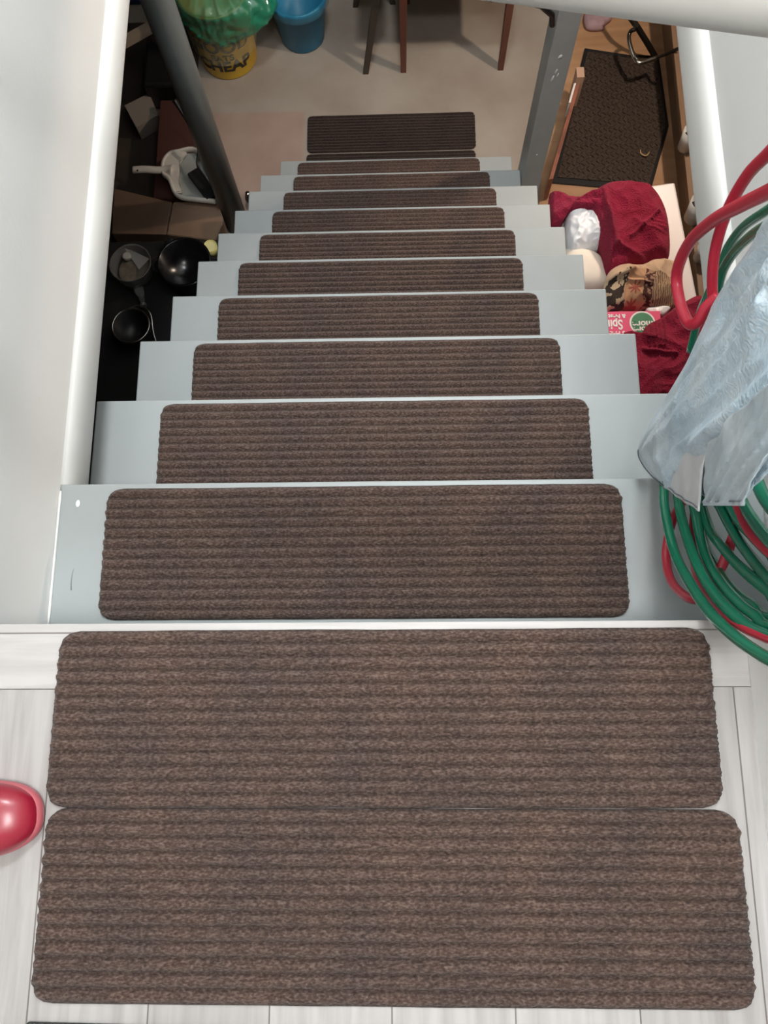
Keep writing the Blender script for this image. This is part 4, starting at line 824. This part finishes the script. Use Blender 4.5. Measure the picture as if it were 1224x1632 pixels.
def sheet(left, right, nu=40, nv=70, amp=0.008, seed=1, f=(3, 9), th=0.0016, bulge=0.02, crease=()):
    """solid sheet spanned between two border curves, folds pushed along -x (away from the wall)"""
    Lc = catmull(left, 12); Rc = catmull(right, 12)
    def at(c, t):
        x = t * (len(c) - 1); i = min(int(x), len(c) - 2); return c[i].lerp(c[i + 1], x - i)
    bm = bmesh.new(); top = []; bot = []
    for j in range(nv + 1):
        t = j / nv; a, b_ = at(Lc, t), at(Rc, t); r1 = []; r2 = []
        for i in range(nu + 1):
            s = i / nu; p = a.lerp(b_, s); q = Vector((s * f[0] + t * 1.3, t * f[1] * 0.35 + s * 2.0, seed * 7.7))
            d = amp * (1 - 2.4 * abs(noise.noise(q))) + amp * 0.45 * (1 - 2 * abs(noise.noise(q * 2.7))) 
            d *= min(1, s * 5 + 0.25); d += bulge * math.sin(PI * min(1, s * 0.8)) 
            for (s0, t0, s1, t1, am, wd) in crease:
                pp = Vector((s, t)); A = Vector((s0, t0)); AB = Vector((s1, t1)) - A; k = max(0, min(1, (pp - A).dot(AB) / AB.length_squared)); dd = (pp - (A + AB * k)).length
                d += am * math.exp(-(dd / wd) ** 2)
            r1.append(bm.verts.new(p + Vector((-d, 0, 0)))); r2.append(bm.verts.new(p + Vector((-d + th, 0, 0))))
        top.append(r1); bot.append(r2)
    for j in range(nv):
        for i in range(nu):
            bm.faces.new((top[j][i], top[j][i + 1], top[j + 1][i + 1], top[j + 1][i])); bm.faces.new((bot[j][i], bot[j + 1][i], bot[j + 1][i + 1], bot[j][i + 1]))
    for j in range(nv):
        bm.faces.new((top[j][0], top[j + 1][0], bot[j + 1][0], bot[j][0])); bm.faces.new((top[j][nu], bot[j][nu], bot[j + 1][nu], top[j + 1][nu]))
    for i in range(nu):
        bm.faces.new((top[0][i], bot[0][i], bot[0][i + 1], top[0][i + 1])); bm.faces.new((top[nv][i], top[nv][i + 1], bot[nv][i + 1], bot[nv][i]))
    edge_b = [v.co.copy() for v in top[nv]]; edge_l = [r[0].co.copy() for r in top]
    return bm, edge_b, edge_l
# main blue sheet: left border follows the drape, right border runs beyond the coil
Lb = [(0.365, 0.317, 0.316), (0.365, 0.323, 0.270), (0.365, 0.327, 0.219), (0.368, 0.329, 0.152), (0.370, 0.316, 0.086), (0.372, 0.300, 0.018), (0.376, 0.290, -0.080), (0.378, 0.279, -0.171), (0.380, 0.267, -0.227), (0.378, 0.231, -0.197), (0.375, 0.174, -0.107)]
Rb = [(0.340, 0.263, 0.396), (0.338, 0.237, 0.393), (0.338, 0.209, 0.386), (0.338, 0.181, 0.379), (0.338, 0.153, 0.372), (0.338, 0.131, 0.364), (0.336, 0.108, 0.354), (0.335, 0.093, 0.337), (0.335, 0.078, 0.320), (0.336, 0.069, 0.284), (0.338, 0.065, 0.244)]
bm, eb, el = sheet(Lb, Rb, nu=60, nv=80, amp=0.011, seed=4, f=(2.4, 9), bulge=0.008, crease=((0.35, 0.62, 0.75, 0.30, 0.010, 0.05), (0.62, 0.75, 1.0, 0.45, 0.012, 0.05), (0.2, 0.4, 0.3, 0.85, 0.006, 0.04)))
obj('blue_sheet', bm, M_cov, cv, True, 'pale blue patterned sheet')
# lower milky panel hanging in front
bm, eb2, el2 = sheet([(0.390, 0.341, 0.112), (0.372, 0.263, 0.062), (0.362, 0.210, -0.011), (0.362, 0.192, -0.077), (0.362, 0.169, -0.078)], [(0.385, 0.300, 0.189), (0.375, 0.250, 0.161), (0.350, 0.186, 0.162), (0.332, 0.130, 0.158), (0.332, 0.083, 0.131)], nu=30, nv=60, amp=0.0035, seed=9, f=(2, 7), bulge=0.003)
obj('milky_panel', bm, M_covg, cv, True, 'milky grey front panel')
bm, eb3, el3 = sheet([(0.328, 0.139, 0.166), (0.328, 0.121, 0.156), (0.328, 0.099, 0.148), (0.330, 0.087, 0.141)], [(0.300, 0.125, 0.407), (0.300, 0.092, 0.399), (0.305, 0.070, 0.347), (0.312, 0.050, 0.292)], nu=36, nv=40, amp=0.006, seed=13, f=(3, 6), bulge=0.004)
obj('folded_flap', bm, mat('milky_blue_cover', (0.58, 0.65, 0.69), 0.3, bump=0.4, bscale=30, col2=(0.42, 0.53, 0.60), vscale=16), cv, True, 'milky blue folded flap')
for e in (eb2, eb3):
    bm = bmesh.new(); tube(bm, [p + Vector((-0.0010, 0.004, 0.001)) for p in e], 0.0008, 6); obj('stitch_line', bm, M_hem, cv)
bm = bmesh.new(); k0 = int(len(el) * 0.80); tube(bm, [p + Vector((-0.001, -0.002, 0)) for p in el[k0:]], 0.0010, 6); obj('stitch_line', bm, M_hem, cv)
bm = bmesh.new(); tube(bm, catmull([(0.341, 0.187, 0.098), (0.341, 0.175, 0.083), (0.342, 0.166, 0.065), (0.343, 0.147, 0.050)], 5), 0.0008, 6); obj('stitch_line', bm, M_hem, cv)
